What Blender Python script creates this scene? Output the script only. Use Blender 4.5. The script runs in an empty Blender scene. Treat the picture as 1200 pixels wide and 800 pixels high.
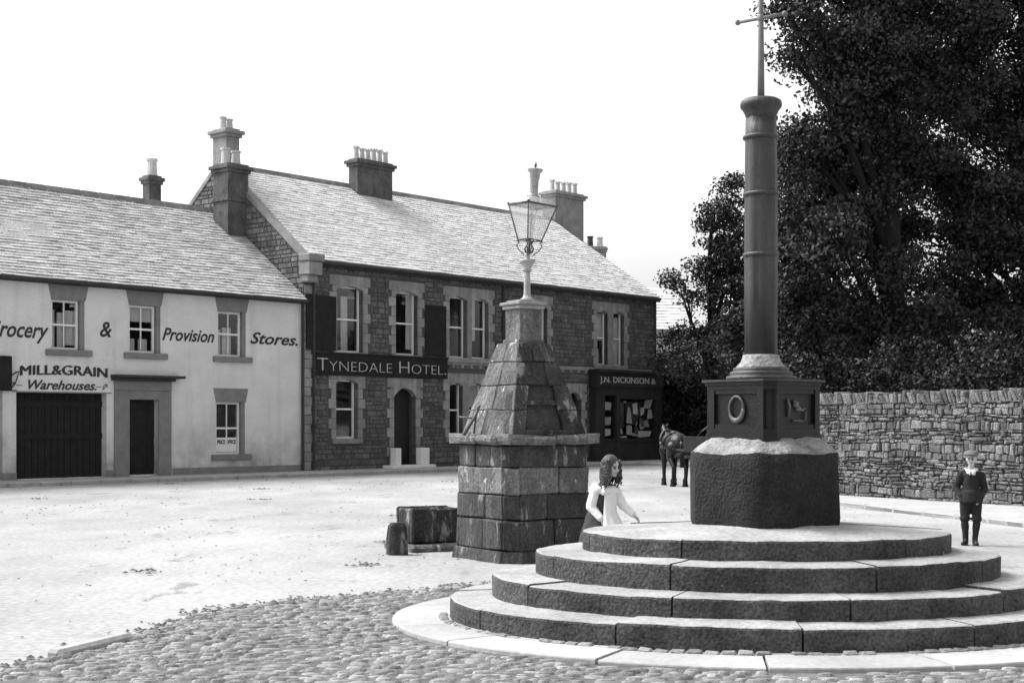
import bpy, bmesh, math, random
import numpy as np
from mathutils import Vector, Matrix, noise
R = math.radians
random.seed(7)
SC = bpy.context.scene
COL = SC.collection

# ------------------------------------------------------------------ camera, sky, sun, exposure
F, HY, HC = 1700.0, 495.0, 1.65          # focal length and horizon (photo pixels), lens height
cam_d = bpy.data.cameras.new('camera'); cam = bpy.data.objects.new('camera', cam_d); COL.objects.link(cam)
cam.location = (0, 0, HC); cam.rotation_euler = (R(90), 0, 0)
cam_d.sensor_width = 36; cam_d.lens = 36 * F / 1200; cam_d.shift_y = (HY - 400) / 1200; cam_d.clip_end = 3000
SC.camera = cam
SUN_EL, SUN_DIR_X, SUN_DIR_Y = 52.0, -0.86, 0.30
az = math.atan2(SUN_DIR_X, SUN_DIR_Y)
W = bpy.data.worlds.new('World'); SC.world = W; W.use_nodes = True
nt = W.node_tree; bg = nt.nodes['Background']
sky = nt.nodes.new('ShaderNodeTexSky'); sky.sky_type = 'NISHITA'; sky.sun_disc = False
sky.sun_elevation = R(SUN_EL); sky.sun_rotation = az; sky.air_density = 1.6; sky.dust_density = 5.0; sky.ozone_density = 1
bw = nt.nodes.new('ShaderNodeRGBToBW')
nt.links.new(sky.outputs[0], bw.inputs[0]); nt.links.new(bw.outputs[0], bg.inputs['Color']); bg.inputs['Strength'].default_value = 0.15
sd = bpy.data.lights.new('sun', 'SUN'); sun = bpy.data.objects.new('sun', sd); COL.objects.link(sun)
sd.energy = 1.5; sd.angle = R(28); sd.color = (1, 1, 1)
hv = Vector((math.sin(az) * math.cos(R(SUN_EL)), math.cos(az) * math.cos(R(SUN_EL)), math.sin(R(SUN_EL))))
sun.rotation_euler = hv.to_track_quat('Z', 'Y').to_euler(); sun.location = hv * 60
vs = SC.view_settings; vs.view_transform = 'Standard'; vs.look = 'None'; vs.gamma = 1; vs.use_curve_mapping = False
vs.exposure = 1.15

# ------------------------------------------------------------------ materials (black and white picture: greys only)
def g3(v): return (v, v, v, 1)
def mat(name, lo, hi=None, scale=3.0, rough=.85, bump=.0, bscale=30, stretch=(1, 1, 1), island=0.0, spots=None, metal=0, fine=.0):
    """grey with cloudy variation lo..hi, optional per-stone variation and fine bump; object coordinates"""
    hi = lo if hi is None else hi
    m = bpy.data.materials.new(name); m.use_nodes = True; t = m.node_tree; N = t.nodes; L = t.links
    b = N['Principled BSDF']; b.inputs['Roughness'].default_value = rough; b.inputs['Metallic'].default_value = metal
    b.inputs['Specular IOR Level'].default_value = .3
    tc = N.new('ShaderNodeTexCoord'); mp = N.new('ShaderNodeMapping'); mp.inputs['Scale'].default_value = stretch
    L.new(tc.outputs['Object'], mp.inputs[0])
    n1 = N.new('ShaderNodeTexNoise'); n1.inputs['Scale'].default_value = scale; n1.inputs['Detail'].default_value = 6; n1.inputs['Roughness'].default_value = .65
    L.new(mp.outputs[0], n1.inputs[0])
    r = N.new('ShaderNodeMapRange'); r.inputs[1].default_value = .3; r.inputs[2].default_value = .7
    r.inputs[3].default_value = lo; r.inputs[4].default_value = hi
    L.new(n1.outputs[0], r.inputs[0]); out = r.outputs[0]
    def mul(a, bsock):
        q = N.new('ShaderNodeMath'); q.operation = 'MULTIPLY'; L.new(a, q.inputs[0]); L.new(bsock, q.inputs[1]); return q.outputs[0]
    if island:
        ge = N.new('ShaderNodeNewGeometry'); r2 = N.new('ShaderNodeMapRange'); r2.inputs[3].default_value = 1 - island; r2.inputs[4].default_value = 1 + island
        L.new(ge.outputs['Random Per Island'], r2.inputs[0]); out = mul(out, r2.outputs[0])
    if fine:
        n3 = N.new('ShaderNodeTexNoise'); n3.inputs['Scale'].default_value = bscale * 1.3; n3.inputs['Detail'].default_value = 3
        L.new(tc.outputs['Object'], n3.inputs[0]); r3 = N.new('ShaderNodeMapRange'); r3.inputs[1].default_value = .3; r3.inputs[2].default_value = .7
        r3.inputs[3].default_value = 1 - fine; r3.inputs[4].default_value = 1 + fine; L.new(n3.outputs[0], r3.inputs[0]); out = mul(out, r3.outputs[0])
    if spots:   # (scale, threshold, value): pale lichen or dark soot blotches with their own outline
        n4 = N.new('ShaderNodeTexNoise'); n4.inputs['Scale'].default_value = spots[0]; n4.inputs['Detail'].default_value = 5; n4.inputs['Roughness'].default_value = .7
        L.new(mp.outputs[0], n4.inputs[0]); r4 = N.new('ShaderNodeMapRange'); r4.inputs[1].default_value = spots[1]; r4.inputs[2].default_value = spots[1] + .06
        L.new(n4.outputs[0], r4.inputs[0]); mx = N.new('ShaderNodeMix'); mx.data_type = 'FLOAT'
        L.new(r4.outputs[0], mx.inputs[0]); L.new(out, mx.inputs[2]); mx.inputs[3].default_value = spots[2]; out = mx.outputs[0]
    L.new(out, b.inputs['Base Color'])
    if bump:
        n2 = N.new('ShaderNodeTexNoise'); n2.inputs['Scale'].default_value = bscale; n2.inputs['Detail'].default_value = 4
        L.new(mp.outputs[0], n2.inputs[0]); bp = N.new('ShaderNodeBump'); bp.inputs['Strength'].default_value = bump; bp.inputs['Distance'].default_value = .03
        L.new(n2.outputs[0], bp.inputs['Height']); L.new(bp.outputs[0], b.inputs['Normal'])
    return m

M = {}
M['ground'] = mat('pale road dirt', .22, .38, .40, .95, .35, 11, (1, .45, 1), fine=.20, spots=(1.3, .60, .20))
M['pave'] = mat('worn flag paving', .30, .42, 1.6, .9, .3, 12, fine=.1)
M['kerb'] = mat('kerb stone', .26, .40, 2, .9, .4, 14)
M['cobble'] = mat('round cobbles', .15, .27, 1.3, .85, .5, 30, island=.3, fine=.2)
M['joint'] = mat('earth between cobbles', .06, .15, 2.5, .95, .6, 20)
M['flag'] = mat('flagstone', .30, .42, 1.5, .9, .35, 16, island=.12, fine=.1)
M['step'] = mat('weathered sandstone step', .030, .10, 2.5, .95, 1.0, 34, island=.3, fine=.5, spots=(11, .66, .24))  # riser tone: shade on the step fronts put into the colour
M['tread'] = mat('foot worn tread', .22, .37, 2.2, .95, .5, 22, island=.10, fine=.2, spots=(5, .68, .20))  # same stone in a paler tone: light on the treads put into the colour
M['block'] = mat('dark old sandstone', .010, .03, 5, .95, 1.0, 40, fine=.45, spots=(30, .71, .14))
M['blocktop'] = mat('weather bleached stone top', .13, .34, 7, .95, .8, 30, fine=.25)  # pale tone for upward faces: light from above put into the colour
M['iron'] = mat('dark painted cast iron', .004, .011, 6, .42, .15, 40)
M['shaft'] = mat('painted iron column', .020, .065, 3, .45, .25, 40, (3, 3, .35), fine=.15)
M['steel'] = mat('grey rod', .10, .18, 8, .5)
M['pant'] = mat('sooty fountain stone', .018, .075, 3.2, .95, 1.0, 26, (1, 1, .30), island=.35, fine=.4, spots=(6, .585, .24))  # stains, plus the shade of the front face, put into the colour
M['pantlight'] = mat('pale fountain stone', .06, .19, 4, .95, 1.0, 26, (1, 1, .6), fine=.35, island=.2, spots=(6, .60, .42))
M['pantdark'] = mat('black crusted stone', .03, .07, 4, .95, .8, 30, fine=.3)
M['lampwhite'] = mat('pale grey lamp paint', .22, .40, 8, .5, .2, 40, fine=.2)
M['lampdark'] = mat('dark lamp iron', .05, .10, 8, .5)
M['render'] = mat('rough cast limewash', .60, .74, .8, .95, .5, 22, (1, 1, 1.4), fine=.10, spots=(.9, .74, .42))
def stain(m, z0=.2, z1=1.7, depth=.38):
    t = m.node_tree; N = t.nodes; L = t.links; b = N['Principled BSDF']; src = b.inputs['Base Color'].links[0].from_socket
    tc = N.new('ShaderNodeTexCoord'); sx = N.new('ShaderNodeSeparateXYZ'); L.new(tc.outputs['Object'], sx.inputs[0])
    r = N.new('ShaderNodeMapRange'); r.inputs[1].default_value = z0; r.inputs[2].default_value = z1; r.inputs[3].default_value = 1; r.inputs[4].default_value = 0; L.new(sx.outputs['Z'], r.inputs[0])
    n = N.new('ShaderNodeTexNoise'); n.inputs['Scale'].default_value = 1.3; n.inputs['Detail'].default_value = 7; n.inputs['Roughness'].default_value = .7; L.new(tc.outputs['Object'], n.inputs[0])
    r2 = N.new('ShaderNodeMapRange'); r2.inputs[1].default_value = .35; r2.inputs[2].default_value = .7; L.new(n.outputs[0], r2.inputs[0])
    mp = N.new('ShaderNodeMapping'); mp.inputs['Scale'].default_value = (2.6, 2.6, .3); L.new(tc.outputs['Object'], mp.inputs[0])
    n3 = N.new('ShaderNodeTexNoise'); n3.inputs['Scale'].default_value = 1.0; n3.inputs['Detail'].default_value = 4; L.new(mp.outputs[0], n3.inputs[0])
    r3 = N.new('ShaderNodeMapRange'); r3.inputs[1].default_value = .52; r3.inputs[2].default_value = .75; r3.inputs[4].default_value = .14; L.new(n3.outputs[0], r3.inputs[0])
    a = N.new('ShaderNodeMath'); a.operation = 'MULTIPLY'; L.new(r.outputs[0], a.inputs[0]); L.new(r2.outputs[0], a.inputs[1])
    c = N.new('ShaderNodeMath'); c.operation = 'MULTIPLY'; c.inputs[1].default_value = depth * 1.8; L.new(a.outputs[0], c.inputs[0])
    d = N.new('ShaderNodeMath'); d.operation = 'ADD'; L.new(c.outputs[0], d.inputs[0]); L.new(r3.outputs[0], d.inputs[1])
    e = N.new('ShaderNodeMath'); e.operation = 'SUBTRACT'; e.inputs[0].default_value = 1; L.new(d.outputs[0], e.inputs[1])
    f = N.new('ShaderNodeMath'); f.operation = 'MULTIPLY'; L.new(src, f.inputs[0]); L.new(e.outputs[0], f.inputs[1]); L.new(f.outputs[0], b.inputs['Base Color'])
stain(M['render'])
M['dress'] = mat('dressed stone painted grey', .17, .24, 3, .9, .3, 20)
M['quoin'] = mat('dressed sandstone', .20, .32, 3, .9, .5, 20, island=.2, fine=.15)
M['mortar'] = mat('lime mortar', .07, .11, 3, .95, .4, 20)
M['hstone'] = mat('coursed whin rubble', .08, .15, 1.6, .95, .8, 18, island=.28, fine=.35)
M['gable'] = mat('gable rubble', .10, .2, 2.2, .95, .8, 18, island=.35, fine=.3)
M['chim'] = mat('smoke stained chimney stone', .05, .14, 2.4, .95, .6, 14, (1, 1, .6), fine=.2)
M['chimpale'] = mat('grey chimney stone', .18, .30, 2.4, .95, .6, 14, fine=.15)
M['pot'] = mat('buff chimney pot', .42, .58, 6, .8)
M['wallst'] = mat('field stone', .07, .20, 2.2, .95, 1.0, 22, island=.42, fine=.4, spots=(9, .66, .34))
M['cope'] = mat('coping slab', .07, .18, 3, .95, 1.0, 22, island=.45, fine=.4)
M['paint'] = mat('white window paint', .72, .82, 5, .5)
M['darkwood'] = mat('dark painted wood', .012, .03, 4, .6, .2, 20, (1, 1, .3))
M['black'] = mat('black board', .010, .022, 4, .9)
M['void'] = mat('unlit room', .03)
M['curtain'] = mat('lace curtain', .6, .85, 6, .9, .5, 8, (8, 8, .4))
M['emblem'] = mat('worn bright casting', .05, .16, 9, .4)  # lighter than the pedestal iron: highlights on the relief put into the colour
M['letter'] = mat('dark sign lettering', .035, .05, 3, .9, spots=(9, .62, .22))
M['gilt'] = mat('pale sign lettering', .42, .58, 12, .45)
M['lead'] = mat('dark gutter iron', .03, .05, 3, .6)
M['ridge'] = mat('ridge stone', .12, .22, 3, .9, .4, 20, island=.2)
M['bark'] = mat('dark bark', .006, .016, 4, .95, 1, 14, (3, 3, .4))
M['horse'] = mat('dark brown horse coat', .006, .014, 5, .4)
M['leather'] = mat('harness leather', .02, .03, 5, .4)
M['tarp'] = mat('old tarpaulin', .02, .035, 5, .8, .6, 6)
M['cart'] = mat('weathered cart wood', .015, .03, 5, .8)
M['skin'] = mat('skin', .40, .44, 5, .55)
M['cloth_dark'] = mat('dark wool', .014, .024, 9, .95, .4, 60)
M['cloth_mid'] = mat('dark dress cotton', .03, .05, 9, .9, .3, 40)
M['cloth_white'] = mat('white cotton', .72, .8, 7, .9, .2, 20)
M['cap'] = mat('grey tweed', .10, .15, 60, .95)
M['hair'] = mat('brown hair', .035, .10, 16, .55, .5, 50)
M['boot'] = mat('black boot leather', .015, .02, 5, .35)
M['eye'] = mat('eye', .02, .02, 5, .2)
M['mouth'] = mat('lips', .2, .2, 5, .5)
M['goods'] = mat('shop window goods', .65, .9, 3, .9, island=.3)
M['goodsdark'] = mat('dark goods', .05, .2, 5, .9, island=.5)

def glass(name, tint=.02, clear=.55):
    m = bpy.data.materials.new(name); m.use_nodes = True; t = m.node_tree; N = t.nodes; L = t.links
    for n in list(N):
        if n.type == 'BSDF_PRINCIPLED': N.remove(n)
    o = N['Material Output']; tr = N.new('ShaderNodeBsdfTransparent'); gl = N.new('ShaderNodeBsdfGlossy'); gl.inputs['Roughness'].default_value = .04
    df = N.new('ShaderNodeBsdfDiffuse'); df.inputs[0].default_value = g3(tint)
    tr.inputs[0].default_value = g3(.92); gl.inputs[0].default_value = g3(.9)
    fr = N.new('ShaderNodeValue'); fr.outputs[0].default_value = .06
    m1 = N.new('ShaderNodeMixShader'); m1.inputs[0].default_value = clear; L.new(df.outputs[0], m1.inputs[1]); L.new(tr.outputs[0], m1.inputs[2])
    m2 = N.new('ShaderNodeMixShader'); L.new(fr.outputs[0], m2.inputs[0]); L.new(m1.outputs[0], m2.inputs[1]); L.new(gl.outputs[0], m2.inputs[2])
    L.new(m2.outputs[0], o.inputs[0]); return m
M['glass'] = glass('old window glass', .02, .94)
M['lampglass'] = glass('dusty lantern glass', .85, .80)

M['slateshop'] = mat('stone slates', .33, .50, 1.6, .9, .4, 16, island=.18, fine=.22)
M['slatehotel'] = mat('welsh slates', .48, .62, 1.2, .8, .3, 16, island=.13, fine=.12)

def leafmat(name, lo, hi):
    m = bpy.data.materials.new(name); m.use_nodes = True; t = m.node_tree; N = t.nodes; L = t.links; b = N['Principled BSDF']
    ge = N.new('ShaderNodeNewGeometry'); r = N.new('ShaderNodeMapRange'); r.inputs[3].default_value = lo; r.inputs[4].default_value = hi
    L.new(ge.outputs['Random Per Island'], r.inputs[0]); tc = N.new('ShaderNodeTexCoord'); nz = N.new('ShaderNodeTexNoise'); nz.inputs['Scale'].default_value = .9; nz.inputs['Detail'].default_value = 3; L.new(tc.outputs['Object'], nz.inputs[0])
    r2 = N.new('ShaderNodeMapRange'); r2.inputs[1].default_value = .35; r2.inputs[2].default_value = .68; r2.inputs[3].default_value = .45; r2.inputs[4].default_value = 2.0; L.new(nz.outputs[0], r2.inputs[0])
    mu = N.new('ShaderNodeMath'); mu.operation = 'MULTIPLY'; L.new(r.outputs[0], mu.inputs[0]); L.new(r2.outputs[0], mu.inputs[1]); L.new(mu.outputs[0], b.inputs['Base Color']); b.inputs['Roughness'].default_value = .6
    b.inputs['Specular IOR Level'].default_value = .25
    return m
M['leaf'] = leafmat('dark foliage', .010, .040)
M['leaf2'] = leafmat('hedge foliage', .008, .034)

# ------------------------------------------------------------------ helpers
def link(name, me, parent=None, m=None, smooth=False):
    o = bpy.data.objects.new(name, me); COL.objects.link(o)
    if parent is not None: o.parent = parent
    for x in (m if isinstance(m, (list, tuple)) else [m]):
        if x is not None: me.materials.append(x)
    if smooth:
        me.polygons.foreach_set('use_smooth', [True] * len(me.polygons)); me.update()
    return o
def fin(name, bm, m, parent=None, smooth=False, norm=True):
    if norm: bmesh.ops.recalc_face_normals(bm, faces=bm.faces[:])
    me = bpy.data.meshes.new(name); bm.to_mesh(me); bm.free(); return link(name, me, parent, m, smooth)
def empty(name, loc=(0, 0, 0), rz=0):
    o = bpy.data.objects.new(name, None); COL.objects.link(o); o.location = loc; o.rotation_euler = (0, 0, rz); o.empty_display_size = .2; return o
def tag(o, label, cat, group=None, kind=None):
    o['label'] = label; o['category'] = cat
    if group: o['group'] = group
    if kind: o['kind'] = kind
    return o
def struct(o): o['kind'] = 'structure'; return o
BM = bmesh.new
_T = BM(); bmesh.ops.create_cube(_T, size=2.0); bmesh.ops.bevel(_T, geom=_T.edges[:], offset=.25, segments=1, affect='EDGES')
_T.verts.index_update(); TV = [tuple(v.co) for v in _T.verts]; TF_ = [[v.index for v in f.verts] for f in _T.faces]; _T.free()
def bevel_box(bm, x0, x1, y0, y1, z0, z1, mi, mtx, b):
    c = ((x0+x1)/2, (y0+y1)/2, (z0+z1)/2); h = ((x1-x0)/2, (y1-y0)/2, (z1-z0)/2); vv = []
    for t in TV:
        p = Vector([c[i] + math.copysign(h[i] if abs(t[i]) > .99 else h[i] - b, t[i]) for i in range(3)])
        vv.append(bm.verts.new(mtx @ p if mtx is not None else p))
    for f in TF_: bm.faces.new([vv[i] for i in f]).material_index = mi
    return vv
def box(bm, x0, x1, y0, y1, z0, z1, mi=0, mtx=None, bevel=0):
    if bevel:
        return bevel_box(bm, x0, x1, y0, y1, z0, z1, mi, mtx, min(bevel, (x1-x0)*.45, (y1-y0)*.45, (z1-z0)*.45))
    v = [bm.verts.new(p) for p in [(x0,y0,z0),(x1,y0,z0),(x1,y1,z0),(x0,y1,z0),(x0,y0,z1),(x1,y0,z1),(x1,y1,z1),(x0,y1,z1)]]
    if mtx is not None:
        for q in v: q.co = mtx @ q.co
    fs = [bm.faces.new([v[i] for i in f]) for f in [(0,3,2,1),(4,5,6,7),(0,1,5,4),(1,2,6,5),(2,3,7,6),(3,0,4,7)]]
    for f in fs: f.material_index = mi
    if bevel:
        es = list({e for f in fs for e in f.edges})
        r = bmesh.ops.bevel(bm, geom=es, offset=bevel, segments=1, affect='EDGES', profile=.5)
        for f in r['faces']: f.material_index = mi
        return list({q for f in r['faces'] for q in f.verts})
    return v
def poly_prism(bm, pts, z0, z1, mi=0, pts1=None, cap=True):
    a = [bm.verts.new((x, y, z0)) for x, y in pts]; b = [bm.verts.new((x, y, z1)) for x, y in (pts1 or pts)]
    n = len(pts)
    for i in range(n):
        f = bm.faces.new((a[i], a[(i+1) % n], b[(i+1) % n], b[i])); f.material_index = mi
    if cap:
        f = bm.faces.new(b); f.material_index = mi
        f = bm.faces.new(a[::-1]); f.material_index = mi
    return a + b
def lathe(bm, prof, seg=24, c=(0, 0), cap=True, rot=0, mi=0):
    rings = []
    for r, z in prof:
        rings.append([bm.verts.new((c[0] + r * math.cos(rot + 2*math.pi*k/seg), c[1] + r * math.sin(rot + 2*math.pi*k/seg), z)) for k in range(seg)])
    for a, b in zip(rings, rings[1:]):
        for k in range(seg):
            f = bm.faces.new((a[k], a[(k+1) % seg], b[(k+1) % seg], b[k])); f.material_index = mi
    if cap:
        bm.faces.new(rings[0][::-1]).material_index = mi; bm.faces.new(rings[-1]).material_index = mi
    return rings
def frame_z(d):
    d = d.normalized(); u = d.orthogonal().normalized(); return u, d.cross(u)
def tube(bm, pts, rs, seg=10, ends=True):
    """tapered tube through points"""
    pts = [Vector(p) for p in pts]
    if not hasattr(rs, '__len__'): rs = [rs] * len(pts)
    rings = []; u = None
    for i, p in enumerate(pts):
        d = (pts[min(i+1, len(pts)-1)] - pts[max(i-1, 0)]).normalized()
        if u is None: u = d.orthogonal().normalized()
        else: u = (u - d * u.dot(d)).normalized()
        w = d.cross(u)
        rings.append([bm.verts.new(p + (u * math.cos(2*math.pi*k/seg) + w * math.sin(2*math.pi*k/seg)) * rs[i]) for k in range(seg)])
    for a, b in zip(rings, rings[1:]):
        for k in range(seg): bm.faces.new((a[k], a[(k+1) % seg], b[(k+1) % seg], b[k]))
    if ends: bm.faces.new(rings[0][::-1]); bm.faces.new(rings[-1])
def cap_(bm, p0, p1, r0, r1, seg=12):
    """capsule with round ends"""
    p0, p1 = Vector(p0), Vector(p1); d = (p1 - p0).normalized()
    P, Q = [], []
    for t in (-.98, -.8, -.45): P.append(p0 + d * r0 * t); Q.append(r0 * math.sqrt(1 - t*t))
    P += [p0, p1]; Q += [r0, r1]
    for t in (.45, .8, .98): P.append(p1 + d * r1 * t); Q.append(r1 * math.sqrt(1 - t*t))
    tube(bm, P, Q, seg)
def ell(bm, c, r, rot=(0, 0, 0), u=16, v=10):
    from mathutils import Euler
    mt = Matrix.Translation(Vector(c)) @ Euler(rot).to_matrix().to_4x4() @ Matrix.Diagonal((r[0], r[1], r[2], 1))
    bmesh.ops.create_uvsphere(bm, u_segments=u, v_segments=v, radius=1, matrix=mt)
def blob(name, bm, m, parent, vox=.012, smooth_it=3, sub=0):
    """fuse the volumes of bm into one continuous smooth skin"""
    me = bpy.data.meshes.new(name); bm.to_mesh(me); bm.free()
    t = bpy.data.objects.new('tmp', me); COL.objects.link(t)
    r = t.modifiers.new('r', 'REMESH'); r.mode = 'VOXEL'; r.voxel_size = vox
    if smooth_it:
        s = t.modifiers.new('s', 'SMOOTH'); s.iterations = smooth_it; s.factor = .6
    dg = bpy.context.evaluated_depsgraph_get(); dg.update()
    me2 = bpy.data.meshes.new_from_object(t.evaluated_get(dg)); me2.name = name
    bpy.data.objects.remove(t); bpy.data.meshes.remove(me)
    me2.materials.clear()
    if name in ('jacket', 'knickerbockers', 'dress', 'white_sleeves', 'cap', 'stockings'):
        for v in me2.vertices:
            k = Vector((v.co.x * 16, v.co.y * 16, v.co.z * 9)); v.co += v.normal * (.007 * noise.noise(k) + .003 * noise.noise(k * 2.4))
    return link(name, me2, parent, m, True)
def rough(verts, amp, freq=4, seed=0):
    for v in verts:
        n = noise.noise_vector(v.co * freq + Vector((seed, seed * 1.7, 0))); v.co += n * amp
def text_mesh(body, size, m, parent, name, loc, rot, width=None, ext=.006, off=0, shear=0, arc=0, space=1.0, smallcaps=False, bold=0):
    c = bpy.data.curves.new('t', 'FONT'); c.body = body; c.size = size; c.extrude = ext; c.offset = off; c.shear = shear; c.align_x = 'LEFT'
    c.space_character = space; c.resolution_u = 3
    if smallcaps: c.small_caps_scale = .78
    o = bpy.data.objects.new('t', c); COL.objects.link(o)
    if smallcaps:
        for i, ch in enumerate(body):
            if ch.islower(): c.body_format[i].use_small_caps = True
    dg = bpy.context.evaluated_depsgraph_get(); dg.update()
    me = bpy.data.meshes.new_from_object(o.evaluated_get(dg)); me.name = name
    bpy.data.objects.remove(o); bpy.data.curves.remove(c)
    if bold:
        b_ = BM(); b_.from_mesh(me); d_ = bmesh.ops.duplicate(b_, geom=b_.verts[:] + b_.edges[:] + b_.faces[:])
        for v in d_['geom']:
            if isinstance(v, bmesh.types.BMVert): v.co += Vector((bold, bold * .4, .0013))
        b_.to_mesh(me); b_.free()
    n = len(me.vertices); co = np.empty(n * 3, np.float32); me.vertices.foreach_get('co', co); co = co.reshape(-1, 3)
    x0, x1 = co[:, 0].min(), co[:, 0].max()
    co[:, 0] -= x0
    if width: co[:, 0] *= width / (x1 - x0)
    wd = co[:, 0].max()
    if arc: co[:, 1] += arc * (1 - ((co[:, 0] - wd/2) / (wd/2))**2)
    me.vertices.foreach_set('co', co.ravel()); me.update(); me.materials.clear()
    t = link(name, me, parent, m); t.location = loc; t.rotation_euler = rot
    return t

# pixel of the photograph -> ground point (for laying out the plan)
def G(px, py, z=0.0):
    Y = (HC - z) * F / (py - HY); return Vector(((px - 600) / F * Y, Y, z))
# frontage line of the market place
P0 = Vector((-6.71, 46.75, 0)); VP = 2085.0
U = Vector(((VP - 600), F, 0)).normalized(); V = Vector((-U.y, U.x, 0)); ANG = math.atan2(U.y, U.x)
def S(px, py=None, d=0.0):
    """photo pixel -> (distance along frontage, height) on the plane d metres behind the front wall"""
    o = P0 + V * d; k = (px - 600) / F
    s = (k * o.y - o.x) / (U.x - k * U.y); Y = o.y + U.y * s
    return s if py is None else (s, (HY - py) / F * Y + HC)

# ------------------------------------------------------------------ ground, road, pavements
bm = BM()
xs = [-600, -60, -25] + [x * .5 for x in range(-40, 41)] + [25, 60, 600]; ys = [-300, -20] + [y * .5 for y in range(0, 121)] + [70, 120, 300, 900]
grid = [[bm.verts.new((x, y, 0)) for x in xs] for y in ys]
for j in range(len(ys) - 1):
    for i in range(len(xs) - 1): bm.faces.new((grid[j][i], grid[j][i+1], grid[j+1][i+1], grid[j+1][i]))
for v in bm.verts:
    if abs(v.co.x) <= 20 and 6 < v.co.y < 45: v.co.z = .012 * noise.noise(v.co * .45) + .006 * noise.noise(v.co * 1.3)
struct(fin('road', bm, M['ground'], smooth=True))

def strip(name, pts, z, m, kerb=None, kerbw=.16, step=None):
    """flat raised paving from a polygon (world xy), z above the road"""
    bm = BM(); poly_prism(bm, [(p[0], p[1]) for p in pts], -.05, z)
    return struct(fin(name, bm, m))
def wl(s, d): p = P0 + U * s + V * d; return (p.x, p.y)
# frontage pavement and its kerb stones
k0 = [wl(-24, -1.5), wl(-6, -1.75), wl(4, -2.0), wl(13, -2.1), wl(15.2, -2.4), (6.2, 54.4), (9.5, 52.6), (18, 50)]
strip('frontage_pavement', k0 + [(20, 62), wl(26, 2), wl(19.4, .02), wl(-24, .02)], .10, M['pave'])
def kerbline(name, pts, w=.16, z=.115, L0=.9):
    bm = BM(); rnd = random.Random(3)
    for a, b in zip(pts, pts[1:]):
        a, b = Vector((a[0], a[1], 0)), Vector((b[0], b[1], 0)); L = (b - a).length; n = max(1, int(L / L0)); d = (b - a) / L
        mt = Matrix.Translation(a) @ Matrix.Rotation(math.atan2(d.y, d.x), 4, 'Z')
        for i in range(n):
            vs_ = box(bm, L*i/n + .008, L*(i+1)/n - .008, -w, 0, -.05, z + rnd.uniform(-.008, .008), mtx=mt, bevel=.02)
    return struct(fin(name, bm, M['kerb']))
kerbline('frontage_kerb', k0)
# pavement at the foot of the boundary wall
rk = [(11.2, 12.0), (9.4, 18.3), (8.05, 22.8), (7.25, 25.6), (6.49, 28.8), (5.7, 32.5), (5.35, 36), (5.6, 41), (6.6, 47)]
strip('wall_pavement', rk + [(16, 47), (18, 12)], .07, M['pave'])
kerbline('wall_kerb', rk, .14, .085)

# cobbled apron round the cross
CX, CY = 296 / F * 12.1, 12.1
apron = [G(p[0], p[1]) for p in [(-260, 860), (-60, 805), (60, 772), (150, 750), (250, 716), (370, 703), (530, 689)]]
apron = [(p.x, p.y) for p in apron] + [(0.1, 14.9), (1.2, 15.6), (3.2, 15.2), (5.2, 13.9), (6.2, 11.5), (6.4, 7), (4, 5.0), (-5, 5.0)]
strip('cobble_bed', apron, .012, M['joint'])
def inside(p, poly):
    c = False; n = len(poly)
    for i in range(n):
        (x1, y1), (x2, y2) = poly[i], poly[(i+1) % n]
        if (y1 > p[1]) != (y2 > p[1]) and p[0] < (x2-x1) * (p[1]-y1) / (y2-y1) + x1: c = not c
    return c
RA, RB = 3.1, 2.6          # outer edge of flagstone ring
bm = BM(); rnd = random.Random(11); y = 6.5; row = 0
while y < 15.6:
    h = .055 + rnd.random() * .03; x = -5.2 + rnd.random() * .2
    while x < 6.4:
        w = .08 + rnd.random() * .13
        cx, cy = x + w/2 + rnd.uniform(-.01, .01), y + h/2 + .10 * math.sin(x * .8) + rnd.uniform(-.012, .012)
        e = ((cx - CX) / RA)**2 + ((cy - CY) / RB)**2
        if inside((cx, cy), apron) and e > 1.04 and not (e < 1.4 and cy > CY + 1.8) and rnd.random() > .03:
            rx, ry, hz = w * .5, h * .5, .012 + rnd.random() * .018; a = rnd.uniform(-.35, .35)
            ca, sa = math.cos(a), math.sin(a); top = []; bot = []
            base = .008 + .012 * noise.noise(Vector((cx, cy, 3)))
            for k in range(8):
                t = 2 * math.pi * k / 8 + .2; q = 1 + rnd.uniform(-.12, .10)
                dx, dy = rx * q * math.cos(t), ry * q * math.sin(t)
                bot.append(bm.verts.new((cx + dx*ca - dy*sa, cy + dx*sa + dy*ca, base - .01)))
                top.append(bm.verts.new((cx + (dx*ca - dy*sa)*.72, cy + (dx*sa + dy*ca)*.72, base + hz * .8)))
            for k in range(8): bm.faces.new((bot[k], bot[(k+1) % 8], top[(k+1) % 8], top[k]))
            c = bm.verts.new((cx, cy, base + hz))
            for k in range(8): bm.faces.new((top[k], top[(k+1) % 8], c))
        x += w + .012
    y += h + .008; row += 1
struct(fin('cobbled_paving', bm, M['cobble'], smooth=True, norm=False))
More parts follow.
